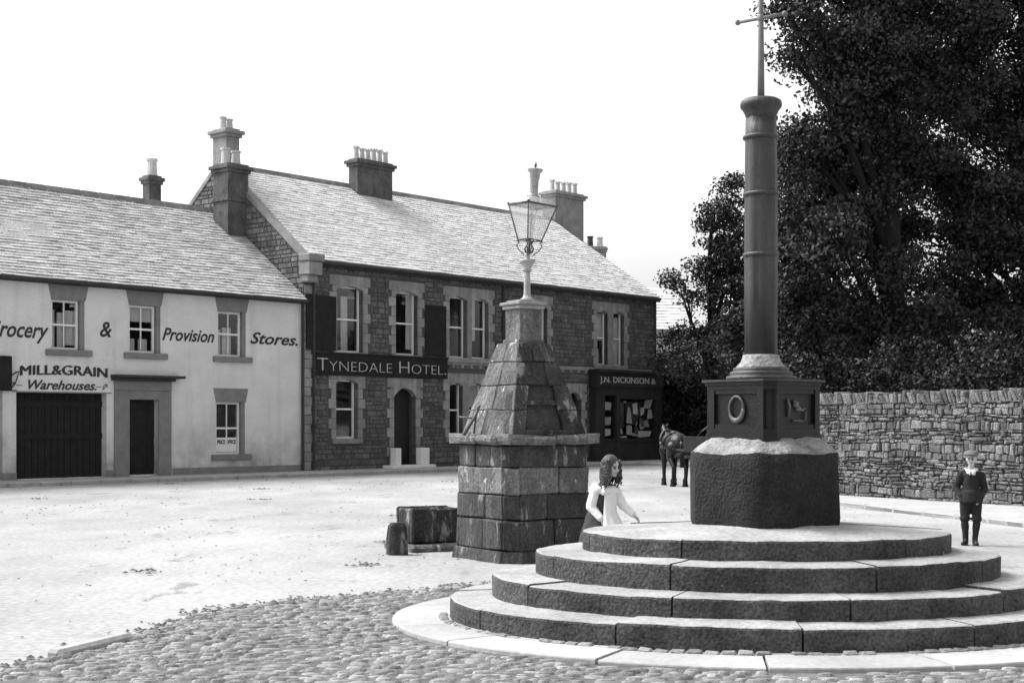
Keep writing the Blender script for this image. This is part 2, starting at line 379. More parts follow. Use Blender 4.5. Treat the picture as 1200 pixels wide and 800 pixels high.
# a few loose weeds/stones along the cobble edge and the long edge kerb
bm = BM()
for a, b in (((60, 771), (150, 750)),):
    p, q = G(*a), G(*b); d = (q - p); mt = Matrix.Translation(p) @ Matrix.Rotation(math.atan2(d.y, d.x), 4, 'Z')
    rough(box(bm, 0, d.length, -.07, .05, -.05, .06, mtx=mt, bevel=.025), .015, 3)
struct(fin('edge_kerb', bm, M['kerb']))
def weeds():
    r_ = random.Random(8); vs_ = []; edge = [Vector((p[0], p[1], 0)) for p in apron[2:8]]
    bm = BM()
    for k in range(260):
        i = r_.randrange(len(edge)-1); c = edge[i].lerp(edge[i+1], r_.random()) + Vector((r_.gauss(0, .12), r_.gauss(-.06, .16), .01))
        if noise.noise(c * 1.1) < -.12: continue
        for q in range(5):
            a = r_.uniform(0, 6.28); l = r_.uniform(.012, .03); d = Vector((math.cos(a), math.sin(a), r_.uniform(.1, .5))) * l; s_ = Vector((-math.sin(a), math.cos(a), 0)) * .008
            bm.faces.new([bm.verts.new(c + x) for x in (-s_, s_, d + s_*.4, d - s_*.4)])
    o = fin('weeds', bm, M['leaf2'], norm=False); o['label'] = 'dark weeds and litter along the edge of the cobbles'; o['category'] = 'weeds'; o['kind'] = 'stuff'
weeds()
def grit():
    r_ = random.Random(18); bm = BM(); edge = [Vector((p[0], p[1], 0)) for p in apron[1:9]]
    def clod(x, y, r, h, z=.0):
        n = 6; a0 = r_.random(); rg = [bm.verts.new((x + r*r_.uniform(.7, 1.2)*math.cos(a0 + q*1.047), y + r*r_.uniform(.5, .9)*math.sin(a0 + q*1.047), z)) for q in range(n)]
        c = bm.verts.new((x, y, z + h))
        for q in range(n): bm.faces.new((rg[q], rg[(q+1) % n], c))
    for k in range(1500):
        Y = 11 + 36 * r_.random()**1.3; X = r_.uniform(-.40, .25) * Y
        if noise.noise(Vector((X*.35, Y*.2, 5))) < .02 and r_.random() < .8: continue
        r = r_.uniform(.008, .024) * (Y/16)**.5; clod(X, Y, r, r * .5, .014)
    for k in range(700):
        i = r_.randrange(len(edge)-1); c = edge[i].lerp(edge[i+1], r_.random()); clod(c.x + r_.gauss(0, .10), c.y + r_.gauss(.0, .13), r_.uniform(.012, .04), r_.uniform(.008, .02), .012)
    for k in range(14):
        Y = 16 + 26*r_.random(); X = r_.uniform(-.33, .0)*Y
        for q in range(12): clod(X + r_.gauss(0, .12), Y + r_.gauss(0, .12), r_.uniform(.02, .05), .02, .014)
    o = fin('road_grit', bm, M['joint'], norm=False); o['label'] = 'loose stones and dung scattered over the road'; o['category'] = 'grit'; o['kind'] = 'stuff'
grit()
# flagstone ring
bm = BM(); rnd = random.Random(5)
def ring_stones(bm, a0, b0, a1, b1, z0, z1, n, gap=.012, seg=5, cc=None, jit=.0, t0=0.0, mi=0, mtop=None, bev=.012, slope=0.0, rr=0.0, seed=1):
    """ring of wedge stones between ellipse (a0,b0) and (a1,b1)"""
    cc = cc or (CX, CY); r_ = random.Random(seed)
    cuts = sorted([t0 + 2*math.pi*(k + r_.uniform(-jit, jit))/n for k in range(n)]); cuts.append(cuts[0] + 2*math.pi)
    for s0, s1 in zip(cuts, cuts[1:]):
        g = gap / ((a1 + b1) / 2) / 2; dz = r_.uniform(-rr, rr); rows = []
        for k in range(seg + 1):
            t = s0 + g + (s1 - s0 - 2*g) * k / seg; c, s = math.cos(t), math.sin(t)
            oa, ob = a1, b1
            prof = [(a0, b0, z0), (oa, ob, z0), (oa, ob, z1 - bev + dz), (oa - bev*.35, ob - bev*.35, z1 - bev*.3 + dz), (oa - bev, ob - bev, z1 + dz), ((oa+a0)/2, (ob+b0)/2, z1 + slope*.5 + dz), (a0, b0, z1 + slope + dz)]
            rows.append([bm.verts.new((cc[0] + pa*c, cc[1] + pb*s, pz)) for pa, pb, pz in prof])
        m_ = len(rows[0])
        for A, B in zip(rows, rows[1:]):
            for i in range(m_):
                f = bm.faces.new((A[i], A[(i+1) % m_], B[(i+1) % m_], B[i]))
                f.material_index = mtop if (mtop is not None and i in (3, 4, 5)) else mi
        bm.faces.new(rows[0]).material_index = mi; bm.faces.new(rows[-1][::-1]).material_index = mi
ring_stones(bm, 2.5, 1.9, RA, RB, -.05, .045, 15, .02, 5, jit=.18, rr=.006, seed=4)
struct(fin('flagstone_ring', bm, M['flag']))
bm = BM()   # small packing stones against the bottom step
for k in range(70):
    t = math.pi * (1.0 + k / 70.) ; x, y = CX + 2.68*math.cos(t), CY + 2.06*math.sin(t)
    mt = Matrix.Translation((x, y, .04)) @ Matrix.Rotation(t + 1.57, 4, 'Z')
    if rnd.random() < .8: rough(box(bm, -.055, .05, -.035, .035, -.02, .016 + rnd.random()*.012, mtx=mt, bevel=.012), .012, 20, k)
struct(fin('packing_stones', bm, M['cobble']))

# ------------------------------------------------------------------ market cross
cross = empty('market_cross', (CX, CY, 0))
tag(cross, 'tall market cross on four round stone steps with stone block, iron pedestal and round column', 'market cross')
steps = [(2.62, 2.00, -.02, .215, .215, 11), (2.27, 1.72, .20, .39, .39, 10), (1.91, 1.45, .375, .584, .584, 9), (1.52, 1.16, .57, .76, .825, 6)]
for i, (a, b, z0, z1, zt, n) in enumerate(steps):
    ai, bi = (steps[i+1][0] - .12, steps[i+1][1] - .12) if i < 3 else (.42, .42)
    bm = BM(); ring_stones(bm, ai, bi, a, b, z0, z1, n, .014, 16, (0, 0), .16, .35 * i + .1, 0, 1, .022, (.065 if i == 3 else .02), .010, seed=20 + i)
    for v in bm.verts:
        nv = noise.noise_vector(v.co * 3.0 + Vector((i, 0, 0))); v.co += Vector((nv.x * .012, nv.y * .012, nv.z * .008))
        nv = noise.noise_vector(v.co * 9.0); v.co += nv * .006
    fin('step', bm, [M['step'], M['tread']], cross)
THB = R(42)      # turn of block and pedestal
def chsq(h, c, rot=0):
    p = [(h, -h+c), (h, h-c), (h-c, h), (-h+c, h), (-h, h-c), (-h, -h+c), (-h+c, -h), (h-c, -h)]
    ca, sa = math.cos(rot), math.sin(rot); return [(x*ca - y*sa, x*sa + y*ca) for x, y in p]
def subdiv(bm, n): bmesh.ops.subdivide_edges(bm, edges=bm.edges[:], cuts=n, use_grid_fill=True)
bm = BM()
h0, c0 = .515, .19
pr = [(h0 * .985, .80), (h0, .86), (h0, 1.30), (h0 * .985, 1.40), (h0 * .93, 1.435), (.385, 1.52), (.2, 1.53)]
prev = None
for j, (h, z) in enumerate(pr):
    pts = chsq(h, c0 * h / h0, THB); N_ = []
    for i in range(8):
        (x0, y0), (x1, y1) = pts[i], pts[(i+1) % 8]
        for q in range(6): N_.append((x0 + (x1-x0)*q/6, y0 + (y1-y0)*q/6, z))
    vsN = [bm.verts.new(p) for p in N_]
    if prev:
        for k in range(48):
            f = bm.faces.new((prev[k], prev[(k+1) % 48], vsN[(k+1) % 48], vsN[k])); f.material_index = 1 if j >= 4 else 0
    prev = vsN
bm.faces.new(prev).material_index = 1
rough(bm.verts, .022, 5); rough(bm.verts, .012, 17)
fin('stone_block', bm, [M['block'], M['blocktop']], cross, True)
# cast iron pedestal with recessed panels
bm = BM(); hp, cp = .425, .09
def pedring(h, z0, z1, c=cp): poly_prism(bm, chsq(h, c * h / hp, THB), z0, z1)
pedring(.432, 1.49, 1.555); pedring(.422, 1.555, 1.60); pedring(.385, 1.60, 1.92); pedring(.422, 1.92, 1.955); pedring(.435, 1.955, 1.985)
for k in range(4):      # corner pilasters and panel frames
    a = THB + k * math.pi / 2; mt = Matrix.Rotation(a, 4, 'Z')
    for sx in (-1, 1): box(bm, sx * .295 - .035, sx * .295 + .035, -.420, -.375, 1.60, 1.92, mtx=mt)
    box(bm, -.26, .26, -.412, -.375, 1.60, 1.635, mtx=mt); box(bm, -.26, .26, -.412, -.375, 1.885, 1.92, mtx=mt)
fin('pedestal', bm, M['iron'], cross)
for k, kind in ((3, 'ring'), (0, 'arms'), (1, 'ring'), (2, 'arms')):
    a = THB + k * math.pi / 2; bm = BM(); mt = Matrix.Rotation(a, 4, 'Z')
    if kind == 'ring':       # raised oval crescent
        tube(bm, [mt @ Vector((.085 * math.cos(t), -.405, 1.765 + .10 * math.sin(t))) for t in [2*math.pi*q/24 for q in range(25)]], [.011 + .014 * max(0, -math.sin(2*math.pi*q/24 - .4)) for q in range(25)], 8)
        fin('oval_emblem', bm, M['emblem'], cross, True)
    else:
        tube(bm, [mt @ Vector(p) for p in ((-.13, -.40, 1.70), (-.12, -.405, 1.78), (-.14, -.40, 1.84))], .012, 6)
        ell(bm, mt @ Vector((-.02, -.40, 1.80)), (.03, .02, .03)); ell(bm, mt @ Vector((.02, -.40, 1.76)), (.035, .02, .02))
        tube(bm, [mt @ Vector(p) for p in ((-.05, -.40, 1.83), (0, -.41, 1.78), (.06, -.41, 1.75), (.12, -.40, 1.765))], .013, 6)
        tube(bm, [mt @ Vector(p) for p in ((-.06, -.40, 1.665), (.09, -.40, 1.665))], .009, 6)
        tube(bm, [mt @ Vector(p) for p in ((.13, -.40, 1.75), (.13, -.405, 1.69), (.12, -.40, 1.66))], .009, 6)
        fin('arms_emblem', bm, M['emblem'], cross, True)
bm = BM()
poly_prism(bm, chsq(.462, .10, THB), 1.985, 2.003)
fin('pedestal_cornice', bm, M['shaft'], cross)
bm = BM()
lathe(bm, [(.285, 2.003), (.292, 2.015), (.285, 2.035), (.255, 2.04), (.262, 2.055), (.255, 2.072), (.228, 2.078), (.234, 2.09), (.226, 2.105)], 40)
fin('column_base', bm, M['shaft'], cross, True)
bm = BM(); lathe(bm, [(.215, 2.104), (.205, 2.115), (.168, 2.155), (.155, 2.19), (.15, 2.212), (.132, 2.216)], 40)
fin('column_foot', bm, M['blocktop'], cross, True)  # bell in the pale top tone, its highlight put into the colour
def clustered(bm, prof, seg=48, lobes=8, amp=.07):
    rings = []
    for r, z, l in prof:
        rings.append([bm.verts.new((r * (1 + l * amp * (abs(math.cos(lobes/2 * t)) - .6)) * math.cos(t), r * (1 + l * amp * (abs(math.cos(lobes/2 * t)) - .6)) * math.sin(t), z)) for t in [2*math.pi*k/seg for k in range(seg)]])
    for a, b in zip(rings, rings[1:]):
        for k in range(seg): bm.faces.new((a[k], a[(k+1) % seg], b[(k+1) % seg], b[k]))
    bm.faces.new(rings[0][::-1]); bm.faces.new(rings[-1])
bm = BM(); clustered(bm, [(.132, 2.21, 1), (.136, 2.8, 1), (.134, 3.4, 1), (.130, 4.02, .6), (.126, 4.19, .2)])
fin('column', bm, M['shaft'], cross, True)
for z in (3.045, 3.55, 4.025):
    bm = BM(); lathe(bm, [(.130, z-.02), (.148, z-.014), (.152, z), (.148, z+.014), (.130, z+.02)], 32, cap=False)
    fin('collar', bm, M['shaft'], cross, True)
bm = BM(); lathe(bm, [(.124, 4.17), (.130, 4.21), (.150, 4.25), (.170, 4.275), (.174, 4.295), (.168, 4.325), (.135, 4.345), (.04, 4.365)], 32)
fin('capital', bm, M['shaft'], cross, True)
bm = BM(); lathe(bm, [(.03, 4.35), (.027, 4.7), (.022, 5.0), (.019, 5.28), (.010, 5.36)], 10)
dv = Vector((.33, -.255, 0)).normalized()
tube(bm, [Vector((0, 0, 5.02)) - dv * .215, Vector((0, 0, 5.02)) + dv * .215], [.015, .015], 8)
for s_ in (-1, 1): ell(bm, Vector((0, 0, 5.02)) + dv * .218 * s_, (.024, .024, .024))
ell(bm, (0, 0, 5.02), (.03, .03, .04))
fin('cross_head', bm, M['steel'], cross, True)

for ch in cross.children:
    if ch.name.split('.')[0] in ('column', 'collar', 'capital', 'cross_head', 'column_foot', 'column_base'): ch.location.x = -.030
    if ch.name.split('.')[0] in ('pedestal', 'pedestal_cornice', 'oval_emblem', 'arms_emblem'): ch.scale = (.865, .865, 1); ch.location.x = -.012

# ------------------------------------------------------------------ fountain (pant)
FX, FY = 0.14, 17.75
fount = empty('drinking_fountain', (FX, FY, 0)); tag(fount, 'old stone fountain with spreading pyramid top on a square block base', 'fountain')
TF = R(34.5)
FA = Matrix.Rotation(TF, 4, 'Z')
bm = BM()
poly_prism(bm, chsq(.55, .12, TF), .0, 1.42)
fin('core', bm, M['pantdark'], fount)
def course(z0, z1, h, c, pats, m, name, seed, depth=.16, amp=.024, bev=.016):
    bm = BM(); r_ = random.Random(seed)
    for k in range(4):
        mt = FA @ Matrix.Rotation(k * math.pi / 2, 4, 'Z'); L = 2 * (h - c); x = -h + c; ps = pats[k % len(pats)]; tot = sum(ps)
        for p in ps:
            w = L * p / tot; o = r_.uniform(-.01, .012)
            vv = box(bm, x + .005, x + w - .005, -h - o, -h + depth, z0 + .004, z1 - .004, mtx=mt, bevel=bev); rough(vv, amp, 7, seed + k); x += w
        # chamfered corner stone
        mt2 = FA @ Matrix.Rotation(k * math.pi / 2 + math.pi / 4, 4, 'Z'); dd = (2*h - c) / math.sqrt(2); hw = c / math.sqrt(2) + .0
        rough(box(bm, -hw, hw, -dd - r_.uniform(0, .01), -dd + depth, z0 + .004, z1 - .004, mtx=mt2, bevel=bev), amp, 7, seed + 9)
    fin(name, bm, m, fount)
course(.14, .50, .655, .15, [(1, 1), (1.4, 1)], M['pant'], 'stone_course', 1)
course(.50, .80, .64, .15, [(1, 1.6), (1.5, 1)], M['pant'], 'stone_course', 2)
course(.80, 1.12, .635, .15, [(1.5, 1), (1, 1.2)], M['pantlight'], 'stone_course', 3)
course(1.12, 1.39, .625, .16, [(2.1,), (1, 1, .8)], M['pant'], 'stone_course', 4)
bm = BM(); poly_prism(bm, chsq(.71, .2, TF), 0, .14, 0, chsq(.68, .19, TF)); subdiv(bm, 2); rough(bm.verts, .02, 4); fin('foot_plinth', bm, M['pant'], fount)
bm = BM()       # overhanging worn slab in four stones
for k in range(4):
    mt = FA @ Matrix.Rotation(k * math.pi / 2, 4, 'Z')
    for (xa, xb) in ((-.755, .0), (.0, .47)):
        vv = box(bm, xa + .005, xb - .005, -.755, -.2, 1.39, 1.505, mtx=mt, bevel=.04)
for v in bm.verts:      # knock the corners off
    l = FA.inverted() @ v.co; m_ = abs(l.x) + abs(l.y)
    if m_ > 1.32: f = 1.32 / m_; v.co.x *= f; v.co.y *= f
rough(bm.verts, .03, 4, 3); rough(bm.verts, .01, 14, 3)
fin('cornice_slab', bm, M['pantlight'], fount)
# pyramid built in courses with a recessed niche on the front face
def ring_pts(h): return [FA @ Vector((sx * h, sy * h, 0)) for sx, sy in ((-1, -1), (1, -1), (1, 1), (-1, 1))]
hb, ht, zb, zt = .555, .235, 1.49, 2.62
def hz(z): return hb + (ht - hb) * (z - zb) / (zt - zb)
bm = BM()
zs = [zb, 1.80, 2.10, 2.38, zt]; rnd = random.Random(9)
for a, b in zip(zs, zs[1:]):
    for k in range(4):
        mt = FA @ Matrix.Rotation(k * math.pi / 2, 4, 'Z'); ha, hb_ = hz(a), hz(b)
        front = (k == 0)
        cutsx = [-1, 1] if (front and a < 2.05) else [-1, rnd.uniform(-.25, .3), 1]
        if front and b <= 2.11: segs = [(-1, -.62), (.42, 1)] if a > 1.55 else [(-1, 1)]
        else: segs = list(zip(cutsx, cutsx[1:]))
        if front and a < 1.55: segs = [(-1, -.62), (.42, 1)]
        for (p, q) in segs:
            g = .004
            pts = [(p*ha+g, -ha, a+g), (q*ha-g, -ha, a+g), (q*ha-g, -ha+.2, a+g), (p*ha+g, -ha+.2, a+g), (p*hb_+g, -hb_, b-g), (q*hb_-g, -hb_, b-g), (q*hb_-g, -hb_+.2, b-g), (p*hb_+g, -hb_+.2, b-g)]
            vv = [bm.verts.new(mt @ Vector(t)) for t in pts]
            fs = [bm.faces.new([vv[i] for i in f]) for f in [(0,3,2,1),(4,5,6,7),(0,1,5,4),(1,2,6,5),(2,3,7,6),(3,0,4,7)]]
            side = 1 if k == 3 else 0  # left face takes the pale stone: sunlight on that side put into the colour
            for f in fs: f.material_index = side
            rb = bmesh.ops.bevel(bm, geom=list({e for f in fs for e in f.edges}), offset=.010, segments=1, affect='EDGES')
            for f in rb['faces']: f.material_index = side
            rough({v for f in rb['faces'] for v in f.verts}, .020, 6)
fin('pyramid', bm, [M['pant'], M['pantlight']], fount)
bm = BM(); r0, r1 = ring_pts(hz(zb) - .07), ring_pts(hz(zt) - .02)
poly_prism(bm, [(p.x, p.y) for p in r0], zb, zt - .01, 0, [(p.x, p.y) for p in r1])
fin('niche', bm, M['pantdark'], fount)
bm = BM(); box(bm, -.35, .24, -.57, -.50, 1.49, 1.56, mtx=FA, bevel=.01); fin('niche_sill', bm, M['pant'], fount)
bm = BM(); box(bm, -.33, .22, -.475, -.41, 1.86, 1.91, mtx=FA, bevel=.006); fin('niche_shelf', bm, M['pant'], fount)
bm = BM()
box(bm, .31, .40, -.515, -.44, 1.70, 1.735, mtx=FA); box(bm, .335, .375, -.512, -.44, 1.66, 1.78, mtx=FA)
fin('tap_plate', bm, M['steel'], fount)
bm = BM()
mtn = FA
box(bm, -.16, .16, -.16, .16, 2.62, 3.04, mtx=mtn, bevel=.008); box(bm, -.185, .185, -.185, .185, 2.60, 2.66, mtx=mtn, bevel=.01)
rough(bm.verts, .006, 9); fin('neck_block', bm, M['pantlight'], fount)
bm = BM(); box(bm, -.19, .19, -.19, .19, 3.03, 3.075, mtx=mtn, bevel=.008); box(bm, -.215, .215, -.215, .215, 3.075, 3.115, mtx=mtn, bevel=.01); box(bm, -.15, .15, -.15, .15, 3.115, 3.14, mtx=mtn, bevel=.006)
fin('cap_stone', bm, M['quoin'], fount)
bm = BM()   # iron handle and bracket against the left face
tube(bm, [(-.72, -.30, 1.50), (-.60, -.25, 1.70), (-.53, -.20, 1.86)], [.022, .018, .016], 8); tube(bm, [(-.80, -.18, 1.72), (-.58, -.26, 1.70)], .012, 6)
tube(bm, [(-.60, -.26, 1.52), (-.56, -.22, 1.84)], .012, 6)
fin('pump_handle', bm, M['lampdark'], fount, True)

# trough beside it
tr = empty('stone_trough', (G(500, 645).x, G(500, 645).y + .25, 0)); tag(tr, 'low stone water trough standing on a slab left of the fountain', 'water trough')
bm = BM(); mt = Matrix.Rotation(R(30), 4, 'Z')
def tb(x0, x1, y0, y1, z0, z1, bev=.02, am=.012): rough(box(bm, x0, x1, y0, y1, z0, z1, mtx=mt, bevel=bev), am, 6, x0)
tb(-.34, .02, -.24, -.15, .10, .55); tb(.03, .40, -.24, -.15, .10, .54); tb(-.34, .40, .17, .26, .10, .55); tb(-.34, -.25, -.15, .17, .10, .54); tb(.31, .40, -.15, .17, .10, .53); tb(-.25, .31, -.15, .17, .10, .22)
fin('basin', bm, M['pant'], tr)
bm = BM(); box(bm, -.24, .30, -.14, .16, .40, .41, mtx=mt); fin('water', bm, M['boot'], tr)
bm = BM(); tb(-.45, .52, -.46, -.0, -.02, .09, .03); tb(-.45, .75, 0, .4, -.02, .085, .03); fin('base_slab', bm, M['pantlight'], tr)
p = G(465, 651)
bm = BM(); box(bm, -.125, .115, -.1, .12, -.04, .40, bevel=.04); subdiv(bm, 1); rough(bm.verts, .02, 5, 2)
for v in bm.verts:
    if v.co.z > .3: v.co.x *= .88; v.co.y *= .85
o = fin('guard_stone', bm, M['pant']); o.location = (p.x, p.y + .12, 0); o.rotation_euler = (0, 0, R(20)); tag(o, 'short rounded stone post at the left end of the trough', 'bollard')

# ------------------------------------------------------------------ street lamp on the fountain
ZL = 3.14
lamp = empty('street_lamp', (FX + .045, FY, ZL)); tag(lamp, 'gas street lamp with tapering glass lantern on top of the fountain', 'street lamp')
bm = BM(); lathe(bm, [(.085, 0), (.085, .02), (.06, .035), (.048, .06), (.042, .09), (.038, .30), (.037, .36)], 16); fin('post', bm, M['lampwhite'], lamp, True)
bm = BM(); lathe(bm, [(.045, .355), (.058, .37), (.05, .39), (.055, .42), (.085, .455), (.10, .475), (.10, .495), (.05, .50), (.03, .52), (.04, .55), (.03, .58)], 20); fin('capital', bm, M['lampwhite'], lamp, True)
LT = Matrix.Translation((.02, 0, .58)) @ Matrix.Rotation(R(4.5), 4, 'Y')
bm = BM()
for k in range(4):
    a = TF + k * math.pi/2 + math.pi/4; d = Vector((math.cos(a), math.sin(a), 0))
    tube(bm, [LT @ (d * .03 + Vector((0, 0, .0))), LT @ (d * .055 + Vector((0, 0, .05))), LT @ (d * .02 + Vector((0, 0, .11))), LT @ (d * .05 + Vector((0, 0, .17)))], [.012, .011, .009, .009], 6)
    tube(bm, [LT @ (d * .05 + Vector((0, 0, -.03))), LT @ (d * .12 + Vector((0, 0, .03))), LT @ (d * .16 + Vector((0, 0, .09))), LT @ (d * .13 + Vector((0, 0, .13))), LT @ (d * .145 + Vector((0, 0, .16)))], .0065, 6)
fin('scroll_bracket', bm, M['lampdark'], lamp, True)
LR = LT @ Matrix.Rotation(TF, 4, 'Z')
zb_, zt_, wb, wt = .16, .585, .105, .213
def cor(w, z): return [Vector((sx * w, sy * w, z)) for sx, sy in ((-1, -1), (1, -1), (1, 1), (-1, 1))]
bm = BM(); cb, ct = cor(wb, zb_), cor(wt, zt_)
for k in range(4):
    tube(bm, [LR @ cb[k], LR @ ct[k]], .0075, 6); tube(bm, [LR @ cb[k], LR @ cb[(k+1) % 4]], .008, 6); tube(bm, [LR @ ct[k], LR @ ct[(k+1) % 4]], .013, 6)
    ell(bm, LR @ (ct[k] + Vector((0, 0, .012))), (.018, .018, .018)); ell(bm, LR @ (cb[k] * 1.0 + Vector((0, 0, -.012))), (.013, .013, .016))
fin('lantern_frame', bm, M['lampdark'], lamp, True)
for k in range(4):
    bm = BM(); q = [LR @ x for x in (cb[k] * .97, cb[(k+1) % 4] * .97, ct[(k+1) % 4] * .97, ct[k] * .97)]
    q = [x + (LT.to_3x3() @ Vector((0, 0, .01))) for x in q]
    inn = [x + ((LR @ Vector((0, 0, .4))) - x) * .02 for x in q]
    A = [bm.verts.new(x) for x in q]; B = [bm.verts.new(x) for x in inn]
    bm.faces.new(A); bm.faces.new(B[::-1])
    for i in range(4): bm.faces.new((A[i], B[i], B[(i+1) % 4], A[(i+1) % 4]))
    fin('glass_pane', bm, M['lampglass'], lamp)
bm = BM(); c2 = cor(.075, .69); c1 = cor(wt + .01, .595); cm = cor(.15, .655)
for A, B in ((c1, cm), (cm, c2)):
    va = [bm.verts.new(LR @ x) for x in A]; vb = [bm.verts.new(LR @ x) for x in B]
    for k in range(4): bm.faces.new((va[k], va[(k+1) % 4], vb[(k+1) % 4], vb[k]))
fin('lantern_roof', bm, M['lampwhite'], lamp)
bm = BM()
lathe(bm, [(.085, .68), (.09, .695), (.06, .715), (.055, .74), (.052, .90), (.06, .91), (.066, .985), (.085, 1.0), (.098, 1.02), (.095, 1.032), (.03, 1.045)], 20)
for v in bm.verts: v.co = LT @ v.co
fin('vent_chimney', bm, M['lampwhite'], lamp, True)
bm = BM(); lathe(bm, [(.012, 1.04), (.01, 1.06), (.02, 1.075), (.012, 1.09), (.003, 1.13)], 10)
for v in bm.verts: v.co = LT @ v.co
fin('finial', bm, M['lampdark'], lamp, True)
bm = BM(); tube(bm, [LT @ Vector((0, 0, .12)), LT @ Vector((0, 0, .50))], .008, 6); ell(bm, LT @ Vector((0, 0, .56)), (.035, .035, .05)); ell(bm, LT @ Vector((0, 0, .45)), (.015, .015, .04)); fin('gas_burner', bm, M['lampwhite'], lamp, True)

# ------------------------------------------------------------------ building tools (local x along the front, y into the building)
def wall_holes(bm, x0, x1, z0, z1, holes, y=0.0, th=.35, mi=0):
    """front skin with openings and their reveals; front face at y"""
    X = sorted({x0, x1, *[h[0] for h in holes], *[h[1] for h in holes]}); Z = sorted({z0, z1, *[h[2] for h in holes], *[h[3] for h in holes]})
    for xa, xb in zip(X, X[1:]):
        for za, zb2 in zip(Z, Z[1:]):
            cx, cz = (xa+xb)/2, (za+zb2)/2
            if any(h[0] < cx < h[1] and h[2] < cz < h[3] for h in holes): continue
            for yy in (y, y + th):
                bm.faces.new([bm.verts.new(q) for q in ((xa, yy, za), (xb, yy, za), (xb, yy, zb2), (xa, yy, zb2))]).material_index = mi
    for a, b, c, d in holes:
        for q in (((a, y, c), (a, y+th, c), (a, y+th, d), (a, y, d)), ((b, y, c), (b, y+th, c), (b, y+th, d), (b, y, d)), ((a, y, c), (b, y, c), (b, y+th, c), (a, y+th, c)), ((a, y, d), (b, y, d), (b, y+th, d), (a, y+th, d))):
            bm.faces.new([bm.verts.new(t) for t in q]).material_index = mi
def stones(bm, x0, x1, z0, z1, holes, y, proud, rh=(.11, .21), rw=(.16, .46), mi=1, seed=1, clip=None):
    r_ = random.Random(seed); z = z0
    while z < z1 - .05:
        h = min(r_.uniform(*rh), z1 - z); x = x0 - r_.random() * .2
        hs = sorted([(a, b) for a, b, c, d in holes if c < z + h*.5 < d])
        while x < x1:
            w = r_.uniform(*rw); xa, xb = max(x, x0), min(x + w, x1); parts = [(xa, xb)]
            for a, b in hs:
                nn = []
                for p, q in parts:
                    if b <= p or a >= q: nn.append((p, q))
                    else:
                        if a > p: nn.append((p, a))
                        if b < q: nn.append((b, q))
                parts = nn
            for p, q in parts:
                if q - p < .06: continue
                if clip and not clip((p+q)/2, z + h/2): continue
                o = r_.uniform(0, .014); g = .011
                A = [bm.verts.new(t) for t in ((p+g, y+.005, z+g), (q-g, y+.005, z+g), (q-g, y+.005, z+h-g), (p+g, y+.005, z+h-g))]
                e = .012
                B = [bm.verts.new(t) for t in ((p+g+e, y-proud-o, z+g+e), (q-g-e, y-proud-o, z+g+e), (q-g-e, y-proud-o, z+h-g-e), (p+g+e, y-proud-o, z+h-g-e))]
                bm.faces.new(B).material_index = mi
                for i in range(4): bm.faces.new((A[i], A[(i+1) % 4], B[(i+1) % 4], B[i])).material_index = mi
            x += w
        z += h
def slates(name, A, B, C, D, m, parent, rows, w=.36, thick=.03, sag=.0):
    """roof slope laid with individual overlapping slates. A,B eaves (left,right), D,C ridge (left,right)"""
    A, B, C, D = map(Vector, (A, B, C, D)); n = (B - A).cross(D - A).normalized()
    if n.z < 0: n = -n
    bm = BM(); r_ = random.Random(rows); L = (B - A).length; cols = int(L / w)
    def P(s, t, up):
        s = min(max(s, 0), 1); t = min(t, 1); p = (A.lerp(B, s)).lerp(D.lerp(C, s), t)
        return p + n * (up - sag * math.sin(math.pi * s) * math.sin(math.pi * t) + .015 * noise.noise(p * .7))
    for i in range(rows):
        cuts = [(j + (.5 if i % 2 else 0) + r_.uniform(-.16, .16)) / cols for j in range(cols + 1)]; cuts[0] = 0; cuts[-1] = 1
        if i % 2: cuts.insert(1, .35 / cols) if cuts[1] > .6 / cols else None
        for s0, s1 in zip(cuts, cuts[1:]):
            if s1 <= s0: continue
            t0 = (i + r_.uniform(-.06, .06)) / rows; t0 = max(t0, 0); t1 = (i + 1.25) / rows; g = .006 / L
            u0 = thick * r_.uniform(.75, 1.35)
            q = [bm.verts.new(x) for x in (P(s0+g, t0, u0), P(s1-g, t0, u0 + r_.uniform(-.006, .006)), P(s1-g, t1, .006), P(s0+g, t1, .006), P(s0+g, t0, -.01), P(s1-g, t0, -.01))]
            bm.faces.new(q[:4]); bm.faces.new((q[4], q[5], q[1], q[0]))
            bm.faces.new((q[4], q[0], q[3])); bm.faces.new((q[5], q[2], q[1]))
    f = bm.faces.new([bm.verts.new(x - n * .03) for x in (A, D, C, B)])
    return fin(name, bm, m, parent, norm=False)
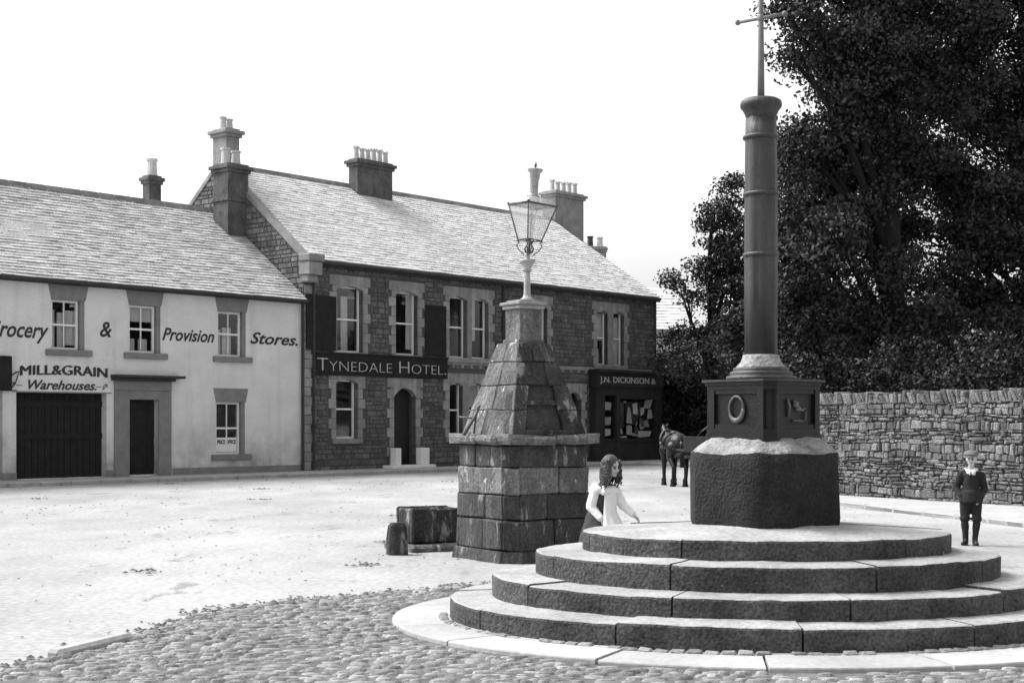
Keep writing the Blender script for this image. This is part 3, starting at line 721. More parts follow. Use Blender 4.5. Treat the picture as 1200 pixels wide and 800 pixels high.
def sash(parent, x0, x1, z0, z1, y, name='window', arch=0.0, bars=(1, 0), curtain=None, sur=None, surm=None, low=None, meet=.5, sill=None, rev=.16):
    """sash window: surround stones are the part, frame / pane / curtain the sub-parts"""
    w = sur(bm=BM()) if callable(sur) else None
    root = w
    fw = .065; yy = y + rev
    bm = BM()
    box(bm, x0, x0+fw, yy, yy+.07, z0, z1); box(bm, x1-fw, x1, yy, yy+.07, z0, z1); box(bm, x0+fw, x1-fw, yy, yy+.07, z0, z0+fw); box(bm, x0+fw, x1-fw, yy, yy+.07, z1-fw, z1)
    zm = z0 + (z1 - z0) * meet; box(bm, x0+fw, x1-fw, yy+.005, yy+.065, zm-.028, zm+.028)
    for sash_i, nb in enumerate(bars):
        a, b = (zm, z1-fw) if sash_i == 0 else (z0+fw, zm-.02)
        for k in range(nb):
            x = x0 + (x1-x0) * (k+1) / (nb+1); box(bm, x-.015, x+.015, yy+.01, yy+.06, a+.02, b)
    if root is None: root = fin(name, bm, M['paint'], parent)
    else: fin('frame', bm, M['paint'], root)
    bm = BM(); box(bm, x0+.01, x1-.01, yy+.03, yy+.036, z0+.01, z1-.01); fin('pane', bm, M['glass'], root)
    bm = BM(); box(bm, x0-.3, x1+.3, yy+.9, yy+1.0, z0-.3, z1+.3); box(bm, x0-.3, x1+.3, yy+.22, yy+.9, z0-.32, z0-.3); fin('dark_interior', bm, M['void'], root)
    if curtain:
        for (a, b, c, d) in curtain:   # fractions of the opening
            bm = BM()
            xa, xb = x0 + (x1-x0)*a, x0 + (x1-x0)*b; za, zb2 = z0 + (z1-z0)*c, z0 + (z1-z0)*d
            n = 14; prev = None
            for k in range(n+1):
                x = xa + (xb-xa)*k/n; o = .03 * math.sin(k * 1.9)
                cur = (bm.verts.new((x + (.06 * math.sin(k)) * 0, yy+.09+o, za)), bm.verts.new((x, yy+.09+o*.5, zb2)))
                if prev: bm.faces.new((prev[0], cur[0], cur[1], prev[1]))
                prev = cur
            fin('curtain', bm, M['curtain'], root, True)
    return root
def chimney(parent, x0, x1, y0, y1, z0, z1, m, pots, capover=.09, potr=.11, poth=.45, potm=None, along='x', bandz=None, dark=None):
    bm = BM(); box(bm, x0, x1, y0, y1, z0, z1-.28, bevel=.01)
    if bandz: box(bm, x0-.05, x1+.05, y0-.05, y1+.05, bandz, bandz+.1, bevel=.01)
    box(bm, x0-capover*.5, x1+capover*.5, y0-capover*.5, y1+capover*.5, z1-.30, z1-.19, bevel=.01)
    box(bm, x0-capover, x1+capover, y0-capover, y1+capover, z1-.19, z1-.07, bevel=.015); box(bm, x0-.02, x1+.02, y0-.02, y1+.02, z1-.08, z1, bevel=.02)
    c = fin('chimney', bm, m, parent)
    for k in range(pots):
        t = (k + .5) / pots; px_ = x0 + (x1-x0)*t if along == 'x' else (x0+x1)/2; py_ = (y0+y1)/2 if along == 'x' else y0 + (y1-y0)*t
        bm = BM(); hh = poth * (1 + .08 * math.sin(k * 5))
        lathe(bm, [(potr*1.05, z1-.02), (potr*.95, z1+.06), (potr*.8, z1+hh*.8), (potr*1.0, z1+hh*.86), (potr*1.0, z1+hh*.97), (potr*.7, z1+hh*.97), (potr*.65, z1+hh*.6)], 12, (px_, py_))
        if potm == 'crown':
            for q in range(6):
                a = q * math.pi/3; box(bm, px_ + potr*.9*math.cos(a) - .02, px_ + potr*.9*math.cos(a) + .02, py_ + potr*.9*math.sin(a)-.02, py_ + potr*.9*math.sin(a)+.02, z1+hh*.95, z1+hh*1.08)
        fin('chimney_pot', bm, M['lead'] if dark == k else M['pot'], c, False)
    return c
ROT = (R(90), 0, 0)

# ------------------------------------------------------------------ hotel
hotel = empty('hotel', P0, ANG); tag(hotel, 'two-storey dark stone hotel with pale slate roof, sign board and shopfront at its far end', 'hotel')
HL = S(768); DL, DR, ZE = 4.39, 5.67, 6.95; ZRL, ZRR = 10.47, 10.74
def rect(x0, x1, yt, yb, d=0.0):
    s0, s1 = S(x0, None, d), S(x1, None, d); sm = (x0 + x1) / 2
    return [s0, s1, S(sm, yb, d)[1], S(sm, yt, d)[1]]
FLOOR_U = None
wu = [rect(394, 425, 323, 402), rect(463, 489, 330, 402), rect(526, 547, 337, 403), rect(552, 572, 340, 405), rect(623, 641, 346, 409), rect(699, 712, 356, 416), rect(718, 731, 359, 418)]
zs_, zt_u = 3.98, 6.18       # common sill and head heights
wg = [rect(393, 419, 447, 517), rect(526, 542, 448, 510), rect(549, 566, 449, 512)]
for w in wu: w[2], w[3] = zs_, zt_u
for w in wg: w[2], w[3] = 1.12, 3.08
door = [S(461), S(487), .16, 2.85]; door2 = [S(664), S(681), .16, 2.85]
shopo = [S(692), S(769) - .05, .1, 3.05]
holes = [tuple(w) for w in wu + wg] + [tuple(door), tuple(door2), tuple(shopo)]
bm = BM(); wall_holes(bm, 0, HL, 0, ZE, holes, 0, .4, 0)
surr = [(a-.34, b+.34, c-.22, d+.42) for a, b, c, d in [tuple(w) for w in wu + wg] + [tuple(door), tuple(door2)]] + [(shopo[0]-.05, HL, 0, 3.75), (.0, .22, 0, ZE)]
stones(bm, 0, HL, 0.05, ZE, surr, 0, .02, seed=5)
# back, ends and gables
def quad(bm, pts, mi=0): bm.faces.new([bm.verts.new(p) for p in pts]).material_index = mi
quad(bm, [(0, 2*DL, 0), (HL, 2*DR, 0), (HL, 2*DR, ZE), (0, 2*DL, ZE)])
fin('wall', bm, [M['mortar'], M['hstone']], hotel)
for nm, xx, D, zr, ins in (('gable_wall', 0, DL, ZRL, 1), ('gable_wall', HL, DR, ZRR, -1)):
    bm = BM(); xo, xi = xx, xx + ins * .4
    for q in (xo, xi): bm.faces.new([bm.verts.new(p) for p in ((q, 0, 0), (q, 2*D, 0), (q, 2*D, ZE), (q, D, zr), (q, 0, ZE))])
    tmp = BM(); stones(tmp, 0, 2*D, 3, zr, [], 0, .02, seed=8, clip=lambda x, z, D=D, zr=zr: z < ZE + (zr - ZE) * (1 - abs(x - D) / D) - .06)
    me = bpy.data.meshes.new('t'); 
    for v in tmp.verts: v.co = Vector((xo + v.co.y * ins, v.co.x, v.co.z))
    tmp.to_mesh(me); tmp.free(); bm.from_mesh(me); bpy.data.meshes.remove(me)
    fin(nm, bm, [M['mortar'], M['gable']], hotel)
slates('roof', (.25, -.22, ZE-.03), (HL+.02, -.22, ZE-.03), (HL+.02, DR, ZRR), (.25, DL, ZRL), M['slatehotel'], hotel, 34, .34)
slates('roof', (HL+.02, 2*DR+.2, ZE-.03), (.25, 2*DL+.2, ZE-.03), (.25, DL, ZRL), (HL+.02, DR, ZRR), M['slatehotel'], hotel, 20)
bm = BM()        # ridge
n = 42
for k in range(n):
    t0, t1 = k/n, (k+1)/n; a = Vector((0, DL, ZRL)).lerp(Vector((HL, DR, ZRR)), t0); b = Vector((0, DL, ZRL)).lerp(Vector((HL, DR, ZRR)), t1)
    pr_ = [(-.17, -.10), (-.05, .06), (.05, .06), (.17, -.10)]
    A = [bm.verts.new(a + Vector((.004, y_, z_ + .03))) for y_, z_ in pr_]; B = [bm.verts.new(b + Vector((-.004, y_, z_ + .03))) for y_, z_ in pr_]
    for i in range(3): bm.faces.new((A[i], A[i+1], B[i+1], B[i]))
    bm.faces.new(A); bm.faces.new(B)
fin('roof_ridge', bm, M['ridge'], hotel)
def skew(name, parent, x0, x1, D, zr, ze, m, yo=-.25, n=9, rear=True):
    bm = BM()
    for side in ((0, 1) if rear else (0,)):
        for k in range(n):
            def pt(t):
                y = yo + (D - yo) * t; z = ze - .02 + (zr - ze) * (y / D if D else 0); 
                return (y if side == 0 else 2*D - y), z
            (ya, za), (yb, zb2) = pt(k/n), pt((k+1)/n)
            v = [bm.verts.new(p) for p in ((x0, ya, za-.02), (x1, ya, za-.02), (x1, yb, zb2-.02), (x0, yb, zb2-.02), (x0, ya, za+.15), (x1, ya, za+.15), (x1, yb, zb2+.15), (x0, yb, zb2+.15))]
            for f in [(0,3,2,1),(4,5,6,7),(0,1,5,4),(1,2,6,5),(2,3,7,6),(3,0,4,7)]: bm.faces.new([v[i] for i in f])
    return fin(name, bm, m, parent)
skew('gable_coping', hotel, -.06, .27, DL, ZRL, ZE, M['quoin'])
bm = BM(); box(bm, -.12, .45, -.42, .12, ZE-.55, ZE-.12, bevel=.03); box(bm, -.16, .50, -.48, .10, ZE-.12, ZE+.12, bevel=.03); box(bm, -.08, .36, -.30, .10, ZE-.78, ZE-.55, bevel=.03)
fin('kneeler', bm, M['quoin'], hotel)
bm = BM()
for k in range(20):      # verge slates at the far gable
    t = k/20; y0_, y1_ = -.2 + (DR+.2)*t, -.2 + (DR+.2)*(k+1)/20; z0_ = ZE + (ZRR-ZE)*y0_/DR; z1_ = ZE + (ZRR-ZE)*y1_/DR
    v = [bm.verts.new(p) for p in ((HL-.02, y0_, z0_-.1), (HL+.08, y0_, z0_-.1), (HL+.08, y1_, z1_-.1), (HL-.02, y1_, z1_-.1), (HL-.02, y0_, z0_+.06), (HL+.08, y0_, z0_+.06), (HL+.08, y1_, z1_+.06), (HL-.02, y1_, z1_+.06))]
    for f in [(0,3,2,1),(4,5,6,7),(0,1,5,4),(1,2,6,5),(2,3,7,6),(3,0,4,7)]: bm.faces.new([v[i] for i in f])
fin('verge', bm, M['lead'], hotel)
bm = BM(); box(bm, .45, HL+.05, -.30, -.20, ZE-.16, ZE-.05, bevel=.02); box(bm, .45, HL, -.2, -.003, ZE-.22, ZE-.1); fin('gutter', bm, M['lead'], hotel)
bm = BM(); box(bm, 0, HL, -.05, -.002, 3.72, 3.86, bevel=.01)
for k in range(40): box(bm, .2 + k*HL/40.5, .32 + k*HL/40.5, -.045, -.001, 3.62, 3.715)
fin('string_course', bm, M['quoin'], hotel)
for x in (S(588), HL - .12, .35):
    bm = BM(); tube(bm, [(x, -.09, .12), (x, -.09, ZE-.2)], .045, 8); [box(bm, x-.07, x+.07, -.14, -.03, z, z+.06) for z in (1.5, 3.3, 5.2)]; fin('downpipe', bm, M['lead'], hotel, False)
bm = BM()       # corner quoins
z = 0.1; k = 0
while z < ZE - .9:
    w = .48 if k % 2 else .28; box(bm, .225 - .22, w, -.035, .0, z+.008, z+.29, bevel=.008); z += .3; k += 1
fin('quoins', bm, M['quoin'], hotel)
def arch_surround(x0, x1, z0, z1, mull=None, sillz=True, rise=.13, door=False):
    """alternating jamb stones, lintel cut with a low arch, sill"""
    def f(bm):
        z = z0; k = 0; y0_, y1_ = -.045, .17
        while z < z1 - .02:
            h = min(.33, z1 - z); w = .32 if k % 2 else .20
            box(bm, x0 - w, x0, y0_, y1_, z+.006, z+h-.006, bevel=.006); box(bm, x1, x1 + w, y0_, y1_, z+.006, z+h-.006, bevel=.006); z += h; k += 1
        spans = [(x0, x1)] if not mull else [(x0, mull[0]), (mull[1], x1)]
        if mull: box(bm, mull[0], mull[1], y0_, y1_, z0, z1, bevel=.006)
        # lintel with arched soffit
        zt = z1 + .34
        xa, xb = x0 - .32, x1 + .32
        box(bm, xa, x0, y0_, y1_, z1+.004, zt, bevel=.006); box(bm, x1, xb, y0_, y1_, z1+.004, zt, bevel=.006)
        if mull: box(bm, mull[0], mull[1], y0_, y1_, z1, zt)
        for a, b in spans:
            n = 8; lo = []; 
            for q in range(n+1):
                t = q/n; x = a + (b-a)*t; lo.append((x, z1 - rise * (2*t-1)**2))
            for (xa_, za_), (xb_, zb_) in zip(lo, lo[1:]):
                v = [bm.verts.new(p) for p in ((xa_, y0_, za_), (xb_, y0_, zb_), (xb_, y1_, zb_), (xa_, y1_, za_), (xa_, y0_, zt), (xb_, y0_, zt), (xb_, y1_, zt), (xa_, y1_, zt))]
                for ff in [(0,3,2,1),(4,5,6,7),(0,1,5,4),(2,3,7,6)]: bm.faces.new([v[i] for i in ff])
        if sillz: box(bm, x0-.16, x1+.16, -.11, .15, z0-.17, z0, bevel=.01)
        return fin('doorway' if door else 'window', bm, M['quoin'], hotel)
    return f
CURT = [(0, .28, .1, 1), (.74, 1, .1, 1)]
def hw(w, cur=CURT, mull=None, skip=False): return sash(hotel, w[0]+.02, w[1]-.02, w[2], w[3], 0, 'window', sur=arch_surround(w[0], w[1], w[2], w[3]), bars=(0, 0), curtain=cur)
hw(wu[0], [(.35, .62, .0, .85), (0, .2, .1, 1)]); hw(wu[1], [(.7, 1, .1, 1)]); hw(wu[4]); hw(wg[0], None)
def hpair(wa, wb, ca, cb_):
    root = arch_surround(wa[0], wb[1], wa[2], wa[3], mull=(wa[1], wb[0]))(bm=BM())
    for w, c in ((wa, ca), (wb, cb_)): sash(root, w[0]+.02, w[1]-.02, w[2], w[3], 0, 'light', bars=(0, 0), curtain=c)
# windows in pairs: lights are sub-parts of one window
def pair2(wa, wb, ca, cb_):
    root = arch_surround(wa[0], wb[1], wa[2], wa[3], mull=(wa[1], wb[0]))(bm=BM())
    for w, c in ((wa, ca), (wb, cb_)):
        x0, x1, z0, z1 = w[0]+.02, w[1]-.02, w[2], w[3]; fw = .06; yy = .16; bm = BM(); zm = (z0+z1)/2
        box(bm, x0, x0+fw, yy, yy+.07, z0, z1); box(bm, x1-fw, x1, yy, yy+.07, z0, z1); box(bm, x0+fw, x1-fw, yy, yy+.07, z0, z0+fw); box(bm, x0+fw, x1-fw, yy, yy+.07, z1-fw, z1); box(bm, x0+fw, x1-fw, yy+.005, yy+.065, zm-.028, zm+.028)
        fin('frame', bm, M['paint'], root)
        bm = BM(); box(bm, x0+.01, x1-.01, yy+.03, yy+.036, z0+.01, z1-.01); fin('pane', bm, M['glass'], root)
        bm = BM(); box(bm, x0-.1, x1+.1, yy+.7, yy+.8, z0-.3, z1+.3); fin('dark_interior', bm, M['void'], root)
        if c:
            for (a, b, c_, d) in c: bm = BM(); box(bm, x0+(x1-x0)*a, x0+(x1-x0)*b, yy+.08, yy+.10, z0+(z1-z0)*c_, z0+(z1-z0)*d); fin('curtain', bm, M['curtain'], root)
pair2(wu[2], wu[3], None, [(.1, .5, .3, 1)]); pair2(wu[5], wu[6], [(.1, .9, .45, .95), (.2, .6, 0, .3)], [(.4, .9, 0, .9)]); pair2(wg[1], wg[2], None, [(0, 1, .55, 1)])
dr = arch_surround(door[0], door[1], door[2], door[3], sillz=False, rise=.3, door=True)(bm=BM())
bm = BM(); box(bm, door[0], door[1], .3, .36, .16, 2.85); [box(bm, door[0]+.12, door[1]-.12, .28, .3, a, b) for a, b in ((.4, 1.1), (1.3, 2.3))]; fin('door_leaf', bm, M['darkwood'], dr)
dr = arch_surround(door2[0], door2[1], door2[2], door2[3], sillz=False, rise=.3, door=True)(bm=BM())
bm = BM(); box(bm, door2[0], door2[1], .3, .36, .16, 2.85); fin('door_leaf', bm, M['darkwood'], dr)
bm = BM(); box(bm, S(448), S(498), -.55, -.01, .08, .20, bevel=.02); fin('door_step', bm, M['paint'], hotel)
for x, w in ((S(457.5), .18), (S(489), .28)):
    bm = BM(); box(bm, x-w*.7, x+w*.7, -.42, -.12, .2, .78, bevel=.02); fin('step_pier', bm, M['paint'], hotel)
# sign boards
bm = BM(); x0, x1 = S(366), S(522); box(bm, x0, x1, -.12, -.056, 2.98+.22, 3.98-.08, bevel=.01); box(bm, x0-.02, x1+.02, -.14, -.05, 3.90, 3.95)
sg = fin('sign_board', bm, M['black'], hotel)
text_mesh('Tynedale Hotel.', .62, M['gilt'], sg, 'lettering', (x0+.10, -.128, 3.34), ROT, width=x1-x0-.2, ext=.006, off=-.012, smallcaps=True)
for a, b, c, d in ((357, 392, 334, 398), (497, 521, 349, 402)):
    bm = BM(); q = rect(a, b, c, d); box(bm, q[0], q[1], -.10, -.055, 4.02, 5.78, bevel=.01); fin('notice_board', bm, M['black'], hotel)
# shopfront
sf0, sf1 = S(690), HL - .02
bm = BM()
gx0, gx1, gz0, gz1 = S(719), S(762), 1.0, 2.62; dx0, dx1 = S(701), S(715)
box(bm, sf0, sf1, -.35, -.06, .10, .85, bevel=.01)
box(bm, sf0, dx0, -.35, .1, .85, 3.1); box(bm, dx1, gx0, -.35, .1, .85, 3.1); box(bm, gx1, sf1, -.35, .1, .85, 3.1); box(bm, dx0, dx1, -.34, .1, 2.75, 3.1); box(bm, gx0, gx1, -.34, .1, gz1, 3.1); box(bm, gx0-.02, gx1+.02, -.38, .05, .86, 1.0)
box(bm, dx0, dx1, -.30, .1, .86, 1.0)
box(bm, sf0, sf1, -.42, -.06, 3.1, 3.66); box(bm, sf0-.12, sf1+.1, -.62, -.06, 3.66, 3.78, bevel=.02); box(bm, sf0-.06, sf0+.12, -.5, -.06, 3.05, 3.67)
shf = fin('shopfront', bm, M['darkwood'], hotel)
bm = BM(); box(bm, gx0, gx1, -.2, -.19, gz0, gz1); box(bm, dx0, dx1, -.18, -.17, 1.0, 2.75); fin('pane', bm, M['glass'], shf)
bm = BM(); box(bm, sf0, sf1, .9, 1.0, 0, 3.4); fin('dark_interior', bm, M['void'], shf)
text_mesh('J.N. DICKINSON &', .34, M['gilt'], shf, 'lettering', (S(703, None, -.42), -.428, 3.26), ROT, width=S(768, None, -.42) - S(703, None, -.42), ext=.005, off=.004)
wd = []
bm = BM(); rnd = random.Random(21)
wdx = gx1 - gx0
for (a, b, c, d, mi) in ((.02, .20, .28, .92, 1), (.30, .62, .55, .95, 1), (.42, .6, .35, .6, 1), (.80, .98, .78, 1.0, 0), (.86, .99, .5, .76, 0), (.80, .92, .28, .45, 0), (.62, .98, .02, .2, 0), (.3, .45, .08, .3, 0), (.05, .3, .0, .07, 0), (.5, .6, .1, .28, 1), (.66, .78, .3, .5, 1), (.22, .28, .85, .95, 0), (.33, .42, .40, .8, 0), (.45, .58, .62, .9, 0), (.62, .70, .55, .92, 1), (.34, .4, .12, .34, 0), (.45, .62, .05, .13, 0), (.66, .78, .22, .36, 0), (.12, .22, .12, .24, 0), (.55, .6, .32, .4, 0), (.70, .78, .6, .8, 0), (.04, .16, .5, .9, 0)):
    x0, x1, z0, z1 = gx0 + wdx*a, gx0 + wdx*b, gz0 + (gz1-gz0)*c, gz0 + (gz1-gz0)*d; y_ = rnd.random()*.06 - .12
    vv = box(bm, x0, x1, y_, y_+.04, z0, z1, mi=mi, bevel=.015); rough(vv, .09, 4, a * 9)
for (z0, z1) in ((2.15, 2.5), (1.55, 1.9), (1.1, 1.38)): rough(box(bm, dx0+.1, dx1-.1, -.12, -.06, z0, z1, bevel=.03), .06, 5, z0)
tag(fin('window_display', bm, [M['goods'], M['goodsdark']]), 'pale cloths and papers displayed in the shop window', 'shop display', kind='stuff')
wdo = bpy.data.objects['window_display']; wdo.matrix_world = Matrix.Translation(P0) @ Matrix.Rotation(ANG, 4, 'Z')
# hotel chimneys
def cx(px, d): return S(px, None, d)
chimney(hotel, -.82, .03, 2.85, 3.65, 6.6, S(272, 191, 2.9)[1], M['chim'], 2, .12, .17, .55, along='x', bandz=9.0)
chimney(hotel, .0, .56, 4.0, 4.75, 8.5, S(262, 149, 4.1)[1], M['chimpale'], 2, .14, .13, .42, along='x')
chimney(hotel, cx(418, 4.3), cx(459, 4.3), 4.25, 4.75, 9.4, S(434, 190, 4.6)[1], M['chim'], 6, .13, .12, .45, potm='crown')
chimney(hotel, cx(650, 5.8), cx(683, 5.8), 5.75, 6.5, 8.5, S(660, 224, 5.8)[1], M['chimpale'], 5, .15, .13, .48, potm='crown')

# ------------------------------------------------------------------ grocery shop
shop = empty('grocery_shop', P0, ANG); tag(shop, 'low limewashed grocery with painted lettering and stone slate roof', 'shop')
SL, DS, ZSE, ZSR = -22.0, 4.75, 5.62, 8.95
# ridge position recalculated for this lens
kx = (261 - 600) / F; DS = (kx * P0.y - P0.x) / (V.x - kx * V.y); ZSR = (HY - 249) / F * (P0.y + V.y * DS) + HC
q1, q2, q3 = rect(60, 99, 351, 412), rect(151, 188, 355, 417), rect(255, 288, 363, 424)
for q in (q1, q2, q3): q[2], q[3] = 3.67, 5.05
q4 = rect(253, 287, 471, 532); gar = [S(19), S(125), .12, S(70, 460)[1]]; sdo = [S(151), S(185), .14, S(170, 468)[1]]
left = [S(-45), S(3), .12, 2.6]
sh = [tuple(q) for q in (q1, q2, q3, q4, gar, sdo, left)]
bm = BM(); wall_holes(bm, SL, -.01, 0, ZSE, sh, 0, .4, 0)
quad(bm, [(SL, 2*DS, 0), (-.01, 2*DS, 0), (-.01, 2*DS, ZSE), (SL, 2*DS, ZSE)])
bm.faces.new([bm.verts.new(p) for p in ((SL, 0, 0), (SL, 2*DS, 0), (SL, 2*DS, ZSE), (SL, DS, ZSR), (SL, 0, ZSE))])
bm.faces.new([bm.verts.new(p) for p in ((-.01, 0, 0), (-.01, 2*DS, 0), (-.01, 2*DS, ZSE), (-.01, DS, ZSR), (-.01, 0, ZSE))])
fin('wall', bm, M['render'], shop)
slates('roof', (SL, -.25, ZSE-.05), (-.06, -.25, ZSE-.05), (-.06, DS, ZSR), (SL, DS, ZSR), M['slateshop'], shop, 32, .36, thick=.036, sag=.06)
slates('roof', (-.06, 2*DS+.2, ZSE), (SL, 2*DS+.2, ZSE), (SL, DS, ZSR), (-.06, DS, ZSR), M['slateshop'], shop, 16, thick=.05)
bm = BM(); n = 36
for k in range(n):
    a, b = SL*(k+1)/n + .004, SL*k/n - .05; prr = [(-.17, -.10), (-.05, .07), (.05, .07), (.17, -.10)]
    A = [bm.verts.new((a, DS+y_, ZSR+z_+.03)) for y_, z_ in prr]; B = [bm.verts.new((b, DS+y_, ZSR+z_+.03)) for y_, z_ in prr]
    for i in range(3): bm.faces.new((A[i], A[i+1], B[i+1], B[i]))
    bm.faces.new(A); bm.faces.new(B)
fin('roof_ridge', bm, M['ridge'], shop)
bm = BM(); box(bm, SL, -.05, -.34, -.23, ZSE-.14, ZSE-.03, bevel=.02); box(bm, SL, -.05, -.23, -.003, ZSE-.16, ZSE-.1); fin('gutter', bm, M['lead'], shop)
bm = BM(); tube(bm, [(-.12, -.08, .12), (-.12, -.08, ZSE-.1)], .045, 8); fin('downpipe', bm, M['lead'], shop)
for a, b in ((SL, left[0]), (left[1], gar[0]), (gar[1], sdo[0]-.55), (sdo[1]+.55, -.02)):
    if b > a: bm = BM(); box(bm, a, b, -.035, -.002, .06, .30, bevel=.006); fin('plinth', bm, M['dress'], shop)
def flat_sur(x0, x1, z0, z1, lh=.42, flare=.1):
    def f(bm):
        v = [(x0-.02, z1), (x1+.04, z1), (x1+.04+flare, z1+lh), (x0-.02-flare, z1+lh)]
        A = [bm.verts.new((x, -.018, z)) for x, z in v]; B = [bm.verts.new((x, .1, z)) for x, z in v]
        bm.faces.new(A); bm.faces.new(B[::-1])
        for i in range(4): bm.faces.new((A[i], A[(i+1) % 4], B[(i+1) % 4], B[i]))
        box(bm, x0-.2, x1+.22, -.11, .13, z0-.17, z0, bevel=.012)
        box(bm, x1-.12, x1+.002, .004, .17, z0, z1)
        return fin('window', bm, M['dress'], shop)
    return f
for q, cur, bars in ((q1, [(0, .22, 0, .8), (.3, .55, 0, .75), (.6, 1, .1, .8)], (1, 1)), (q2, [(0, 1, .66, 1), (.15, .32, 0, .3), (.45, .8, 0, .3)], (1, 1)), (q3, [(.3, .7, .0, .65), (.05, .25, 0, .6)], (1, 1)), (q4, [(0, 1, 0, .30)], (1, 1))):
    q[0] += .02; q[1] -= .02
    wn = sash(shop, q[0]+.01, q[1]-.13, q[2], q[3], 0, 'window', sur=flat_sur(*q), bars=bars, curtain=cur, rev=.10)
    if q is q4:
        bm = BM(); zz = q[2] + (q[3]-q[2])*.32; box(bm, q[0]+.09, q[1]-.21, .122, .126, q[2]+.08, zz); b_ = fin('window_blind', bm, M['paint'], wn)
        text_mesh('PRICE OFFICE', .17, M['letter'], wn, 'lettering', (q[0]+.12, .118, zz-.19), ROT, width=q[1]-q[0]-.36, ext=.002, off=.006)
# yard doors
bm = BM(); x0, x1 = gar[0], gar[1]
for k in range(14): box(bm, x0 + (x1-x0)*k/14 + .008, x0 + (x1-x0)*(k+1)/14 - .008, .25, .30, .12, gar[3])
box(bm, x0, x1, .30, .33, .1, gar[3]); box(bm, x0, x1, .22, .25, 1.2, 1.35); box(bm, x0, x1, .22, .25, 2.1, 2.25)
gd = fin('warehouse_door', bm, M['black'], shop)
bm = BM(); box(bm, x0-.12, x1+.16, -.012, .2, gar[3]-.005, gar[3]+.03); box(bm, x0-.13, x0+.01, -.02, .0, 2.5, 2.54); fin('lintel', bm, M['dress'], gd)
bm = BM(); w0, w1, zt2 = sdo[0], sdo[1], sdo[3]
box(bm, w0-.5, w0, -.05, .12, .1, zt2+.25, bevel=.01); box(bm, w1, w1+.45, -.05, .12, .1, zt2+.25, bevel=.01); box(bm, w0, w1, -.048, .12, zt2, zt2+.25); box(bm, w0-.5, w1+.45, -.06, .0, zt2+.26, zt2+.55); 
ds = fin('door_surround', bm, M['dress'], shop)
bm = BM(); box(bm, w0-.62, w1+.75, -.35, 0, zt2+.62, zt2+.70, bevel=.015); box(bm, w0-.6, w1+.5, -.2, 0, zt2+.53, zt2+.62, bevel=.01); fin('hood', bm, M['lead'], ds)
bm = BM(); box(bm, w0, w1, .2, .25, .12, zt2); [box(bm, w0+a, w0+b, .18, .2, c, d) for a, b, c, d in ((.15, .6, .3, 1.0), (.75, 1.2, .3, 1.0), (.15, .6, 1.2, 2.2), (.75, 1.2, 1.2, 2.2))]; fin('door_leaf', bm, M['black'], ds)
bm = BM(); box(bm, left[0], left[1], .25, .3, .12, 2.6); fin('side_door', bm, M['black'], shop)
# painted lettering
def wtxt(body, xa, xb, yb, size, shear=.35, arc=0, off=.010, par=shop, bold=0):
    s0, z = S(xa, yb); return text_mesh(body, size, M['letter'], par, 'lettering', (s0, -.006, z), ROT, width=S(xb) - s0, ext=.004, off=off, shear=shear, arc=arc, bold=bold)
wtxt('Grocery', -15, 57, 393, .62); wtxt('&', 117, 131, 394, .62, .2); wtxt('Provision', 190, 251, 398, .52); wtxt('Stores.', 293, 349, 402, .50)
wtxt('MILL&GRAIN', 23, 126, 440, .38, 0, .05, 0, bold=.03); wtxt('Warehouses.', 33, 113, 455.5, .36, .35, 0, .008)
bm = BM()
for s0, dd in ((S(14), 1), (S(123), -1)):
    zf = S(60, 452)[1]; tube(bm, [(s0 + .07*math.cos(t)*(1+t*.05), -.008, zf + .08*math.sin(t*1.3)) for t in [q*.5 for q in range(13)]], .010, 5); tube(bm, [(s0 + .12*dd, -.008, zf), (s0+.30*dd, -.008, zf)], .009, 5)
fin('painted_flourish', bm, M['letter'], shop)
bm = BM(); s0 = S(-40); s1 = S(11); box(bm, s0, s1, -.16, -.02, S(5, 458)[1], S(5, 417)[1], bevel=.02); tube(bm, [(s1, -.08, S(5, 440)[1]), (s1+.14, -.08, S(5, 436)[1]), (s1+.24, -.08, S(5, 435)[1])], .02, 6)
tube(bm, [(s1, -.08, S(5, 455)[1]), (s1+.12, -.08, S(5, 450)[1]), (s1+.22, -.08, S(5, 437)[1])], .015, 6); fin('hanging_sign', bm, M['black'], shop)
chimney(shop, cx(173, 6.2), cx(187, 6.2), 6.1, 6.5, 7.2, S(181, 206, 6.2)[1], M['chim'], 1, .10, .2, .6)

# house beyond the hotel
hs = empty('far_house', (4.2, 70, 0), R(8)); tag(hs, 'pale rendered house behind the hotel and trees, chimney stack at its left end', 'house')
bm = BM(); wall_holes(bm, 0, 12, 0, 6.2, [(5.2, 6.2, 3.6, 5.2), (8, 9, 3.6, 5.2), (5.2, 6.2, .9, 2.6)], 0, .35); quad(bm, [(0, 7, 0), (12, 7, 0), (12, 7, 6.2), (0, 7, 6.2)])
for x in (0, 12): bm.faces.new([bm.verts.new(p) for p in ((x, 0, 0), (x, 7, 0), (x, 7, 6.2), (x, 3.5, 8.5), (x, 0, 6.2))])
fin('wall', bm, M['render'], hs)
slates('roof', (-.1, -.3, 6.15), (12.1, -.3, 6.15), (12.1, 3.5, 8.5), (-.1, 3.5, 8.5), M['slatehotel'], hs, 14); slates('roof', (12.1, 7.3, 6.15), (-.1, 7.3, 6.15), (-.1, 3.5, 8.5), (12.1, 3.5, 8.5), M['slatehotel'], hs, 10)
for a, b, c, d in ((5.2, 6.2, 3.6, 5.2), (8, 9, 3.6, 5.2), (5.2, 6.2, .9, 2.6)): sash(hs, a, b, c, d, 0)
chimney(hs, .0, 1.0, 3.1, 3.9, 7.4, S(713, 288, 0)[1] * 0 + HC + (HY-288)/F*73, M['chimpale'], 2, .08, .17, .55, dark=0)

